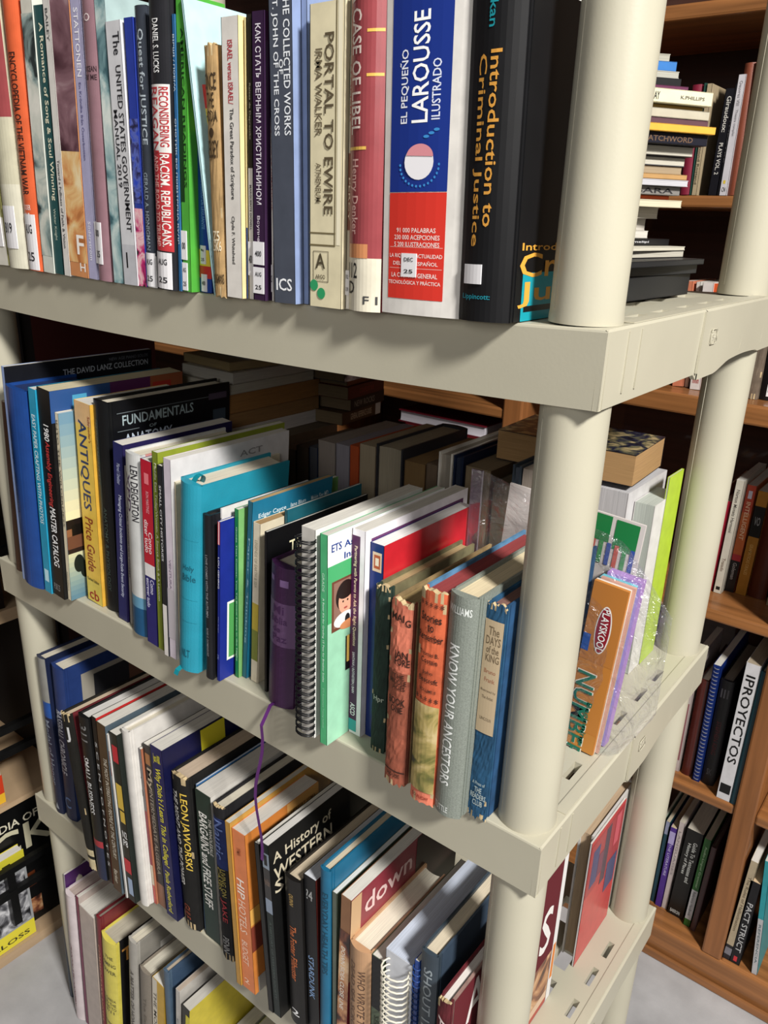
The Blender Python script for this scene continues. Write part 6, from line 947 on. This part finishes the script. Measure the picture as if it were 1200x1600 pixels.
# ---------------------------------------------------------------- left rack contents
def slab(name, label, cat, a, b_, hexc, rough=.5, grp=None):
    mb = MB(); mb.box(a, b_, mat(hexc, rough)); o = mb.build(name); tag(o, label, cat, grp); return o
def face_x(x, y0, y1, z0, z1): return lambda a, v: (x, y0 + a * (y1 - y0), z0 + v * (z1 - z0))
g = 'books displayed on the pale wooden rack'
def rack_book(name, label, y0, y1, z0, z1, x, th, cc, decor=(), texts=(), pc='#cfc8bc', arts=()):
    root = thing(name, label, 'book', g, Matrix.Translation((x, 0, 0)))
    mb = MB(); mb.box((-th, y0, z0), (-th + .001, y1, z1), mat(cc, .4)); mb.box((-.001, y0, z0), (0, y1, z1), mat(cc, .4)); mb.box((-th + .001, y0, z0), (-.001, y0 + .001, z1), mat(cc, .4))
    for i, (a0, a1, v0, v1, hx) in enumerate(decor): put_rect(mb, a0, a1, v0, v1, mat(hx, .4), face_x(.0003 + i * .0001, y0, y1, z0, z1), 1)
    for i, (a0, a1, v0, v1, an) in enumerate(arts): put_rect(mb, a0, a1, v0, v1, art(an), face_x(.0008 + i * .0001, y0, y1, z0, z1), 1)
    for tx, a0, a1, v0, v1, hx, way in texts: put_text(mb, tx, a0, a1, v0, v1, hx, way, face_x(.0013, y0, y1, z0, z1))
    mb.build('cover', root)
    pb = MB(); pb.box((-th + .0012, y0 + .0015, z0 + .001), (-.0012, y1 - .002, z1 - .001), mat(pc, .85, 'pages')); pb.build('page_block', root)
    return root
rack_book('hardcover_book', 'black encyclopedia with giant cream capitals standing on the low rack board', -0.17, 0.125, -0.9255, -0.617, -1.125, 0.03, '#0b0b0c',
    texts=[('ENCYCLOPEDIA OF', .12, .88, .84, .90, '#d8d2bc', 'h'), ('COMPANY', .2, .5, .92, .965, '#d8d2bc', 'h'), ('ROCK', .03, .98, .62, .83, '#c8c2a6', 'h')],
    decor=[(.62, .8, .3, .42, '#5c2c14')], arts=[(.64, .82, .06, .2, 'warm')])
rack_book('paperback_book', 'yellow and grey illustrated paperback in front of the black encyclopedia', -0.22, 0.038, -0.925, -0.705, -1.098, 0.022, '#e0d23c',
    decor=[(0, 1, .8, 1, '#d2c83a'), (0, 1, .18, .8, '#9a9c9e'), (0, .55, 0, .16, '#d0602c')], arts=[(0.02, .98, .2, .78, 'photo')], texts=[('ALLOSS', .58, .95, .05, .1, '#2c2c20', 'h')], pc='#e2ded6')
rack_book('paperback_book', 'white softcover standing behind the upper black rails of the rack', -0.06, 0.034, -0.5775, -0.33, -1.135, 0.02, '#c8c8cc')
rack_book('booklet', 'red and yellow booklet at the left picture edge on the rack', -0.1, 0.022, -0.5775, -0.515, -1.1, 0.012, '#c23c20', decor=[(0, 1, 0, .35, '#e0b030')])
rack_book('paperback_book', 'pale grey softcover standing on the highest visible rack shelf', -0.06, 0.088, -0.1775, 0.02, -1.13, 0.03, '#b4b2b0')
rack_book('booklet', 'dark booklet with an orange disc below the grey softcover on the rack', -0.06, 0.075, -0.1775, -0.09, -1.099, 0.008, '#1a1210', decor=[(.6, .95, .2, .8, '#8c4a1c')])

# ---------------------------------------------------------------- number game in a zip bag at the end of the middle shelf
gm = thing('number_game_set', 'orange boxed number card game with cyan and purple layers inside the zip bag', 'game',
           None, Matrix.Translation((-0.0178, 0.1446, 0.0015)) @ Matrix.Rotation(math.radians(3.6), 4, 'Y'))
bw, bh = 0.0345, 0.188
def plate(name, y0, y1, cc, dx=0.0, h_=bh, par=gm):
    mb = MB(); mb.box((-bw + dx, y0, 0.0), (dx, y1, h_), mat(cc, .35)); return mb, name
mb, n_ = plate('front_card', 0.0, 0.004, '#bd7a34')
F0 = lambda o: (lambda a, v: (-bw + a * bw, -o, v * bh))
put_rect(mb, 0, 1, .55, 1, mat('#b57434', .35), F0(.0002), 1)
put_rect(mb, 0.02, .98, 0.0, .12, mat('#c08038', .35), F0(.0003), 1)
def disc_f(cx, cz, ra, rb, hx, o, rot=0, n=28):
    mb.poly([(cx + ra * math.cos(t) * math.cos(rot) - rb * math.sin(t) * math.sin(rot), -o, cz + ra * math.cos(t) * math.sin(rot) + rb * math.sin(t) * math.cos(rot)) for t in [2 * PI * k / n for k in range(n)]], mat(hx, .35))
disc_f(-0.0165, 0.140, 0.026, 0.0078, '#e6e0d8', .0004, PI / 2)
disc_f(-0.0165, 0.140, 0.0245, 0.0066, '#8c1e28', .0006, PI / 2)
put_text(mb, 'PLAYSKOOL', 0, 1, 0, 1, '#eeeae4', 'd', lambda a, v: (-0.0200 + a * 0.0075, -.0009, 0.117 + v * 0.046))
put_text(mb, 'NUMBERS', 0, 1, 0, 1, '#ece4d4', 'd', lambda a, v: (-0.033 + a * 0.021 , -.0005, 0.091 - (1 - v) * 0.115))
put_text(mb, 'NUMBERS', 0, 1, 0, 1, '#1c6e58', 'd', lambda a, v: (-0.032 + a * 0.019 , -.0008, 0.090 - (1 - v) * 0.113))
put_text(mb, 'Beginning', 0, 1, 0, 1, '#1c6e58', 'd', lambda a, v: (-0.018 + a * 0.007 , -.0008, 0.058 - (1 - v) * 0.05))
put_rect(mb, .0, .22, .6, .7, mat('#24509a', .35), F0(.0004), 1)
mb.build('front_card', gm)
for i, (y0, y1, cc, hh) in enumerate(((.0041, .007, '#d4cfc4', .188), (.0072, .011, '#c89a8c', .190), (.0112, .022, '#6cbcc8', .187), (.0222, .034, '#a884c4', .190), (.0342, .042, '#b8b4c8', .186))):
    mb, n_ = plate('card_stack', y0, y1, cc, 0.003 * (i % 2), hh); mb.build('card_layer', gm)
cd = MB(); cd.box((-0.16, 0.0445, 0.0), (-0.012, 0.047, 0.238), mat('#cfc8c4', .4))
Ff = lambda a, v: (-0.16 + a * 0.148, .0441, v * 0.238)
for k in range(9):
    put_rect(cd, .5 + k * .055, .53 + k * .055, .78, .88, mat(['#c05a4c', '#3c8c50', '#34509c'][k % 3], .4), lambda a, v: (Ff(a, v)[0], .0439, Ff(a, v)[2]), 1)
put_rect(cd, .62, .78, .88, .995, mat('#1f7a40', .4), Ff, 1); put_rect(cd, .81, .97, .86, .99, mat('#1f7a40', .4), Ff, 1)
put_rect(cd, .35, .55, .82, .97, mat('#c9a870', .4), Ff, 1)
cd.build('picture_card', gm)

bagm = clear_plastic('clear_plastic_film', (0.99, 0.99, 0.99, 1), 0.035, 1.0)
root = thing('zip_bag', 'clear crinkled zip bag with purple zip strip around the orange number game', 'bag')
mb = MB(); rnd = random.Random(3)
nx, nz = 26, 22
xa, xb = -0.185, 0.030
def topz(u):
    return 0.262 - 0.05 * u if u < 0.75 else 0.2245 - 0.06 * (u - 0.75) / 0.25
def bagpt(u, v, side):
    zt = topz(u)
    x = xa + (xb - xa) * u * (1 if v > 0.35 else (0.87 + 0.13 * v / 0.35))
    zz = 0.0012 + v * zt
    th = 0.0235 * (math.sin(PI * min(1, max(0, u))) ** 0.35) * (1 if v < 0.72 else max(0.0, (1 - v) / 0.28) ** 0.7) if 0 < u < 1 and v < 1 else 0
    th = max(th, 0)
    n_ = math.sin(u * 23 + v * 17) * math.cos(v * 31 - u * 9) * 0.0018 * (1 if v > 0.15 else 0.2)
    yy = 0.168 + side * th * 1.15 + n_ * (0.3 if side < 0 else 1)
    if side < 0 and x < -0.056: yy = max(yy, 0.1655 if x > -.13 else .1605)
    return (x, yy, zz)
for side in (-1, 1):
    vs = [bagpt(i / nx, j / nz, side) for j in range(nz + 1) for i in range(nx + 1)]
    fs = []
    for j in range(nz):
        for i in range(nx):
            a = j * (nx + 1) + i
            q = (a, a + 1, a + nx + 2, a + nx + 1)
            fs.append(q if side < 0 else q[::-1])
    mb.add(vs, fs, bagm, True)
mb.build('film', root)
zb = MB(); zm = clear_plastic('purple_zip_film', (0.62, 0.35, 0.6, 1), 0.35, 0.2)
for k in range(10):
    z0_, z1_ = 0.262 * (0.3 + .07 * k), 0.262 * (0.3 + .07 * (k + 1))
    zb.box((xa - 0.012, 0.1665, z0_), (xa + 0.001, 0.1695, z1_), zm)
zb.build('zip_strip', root)
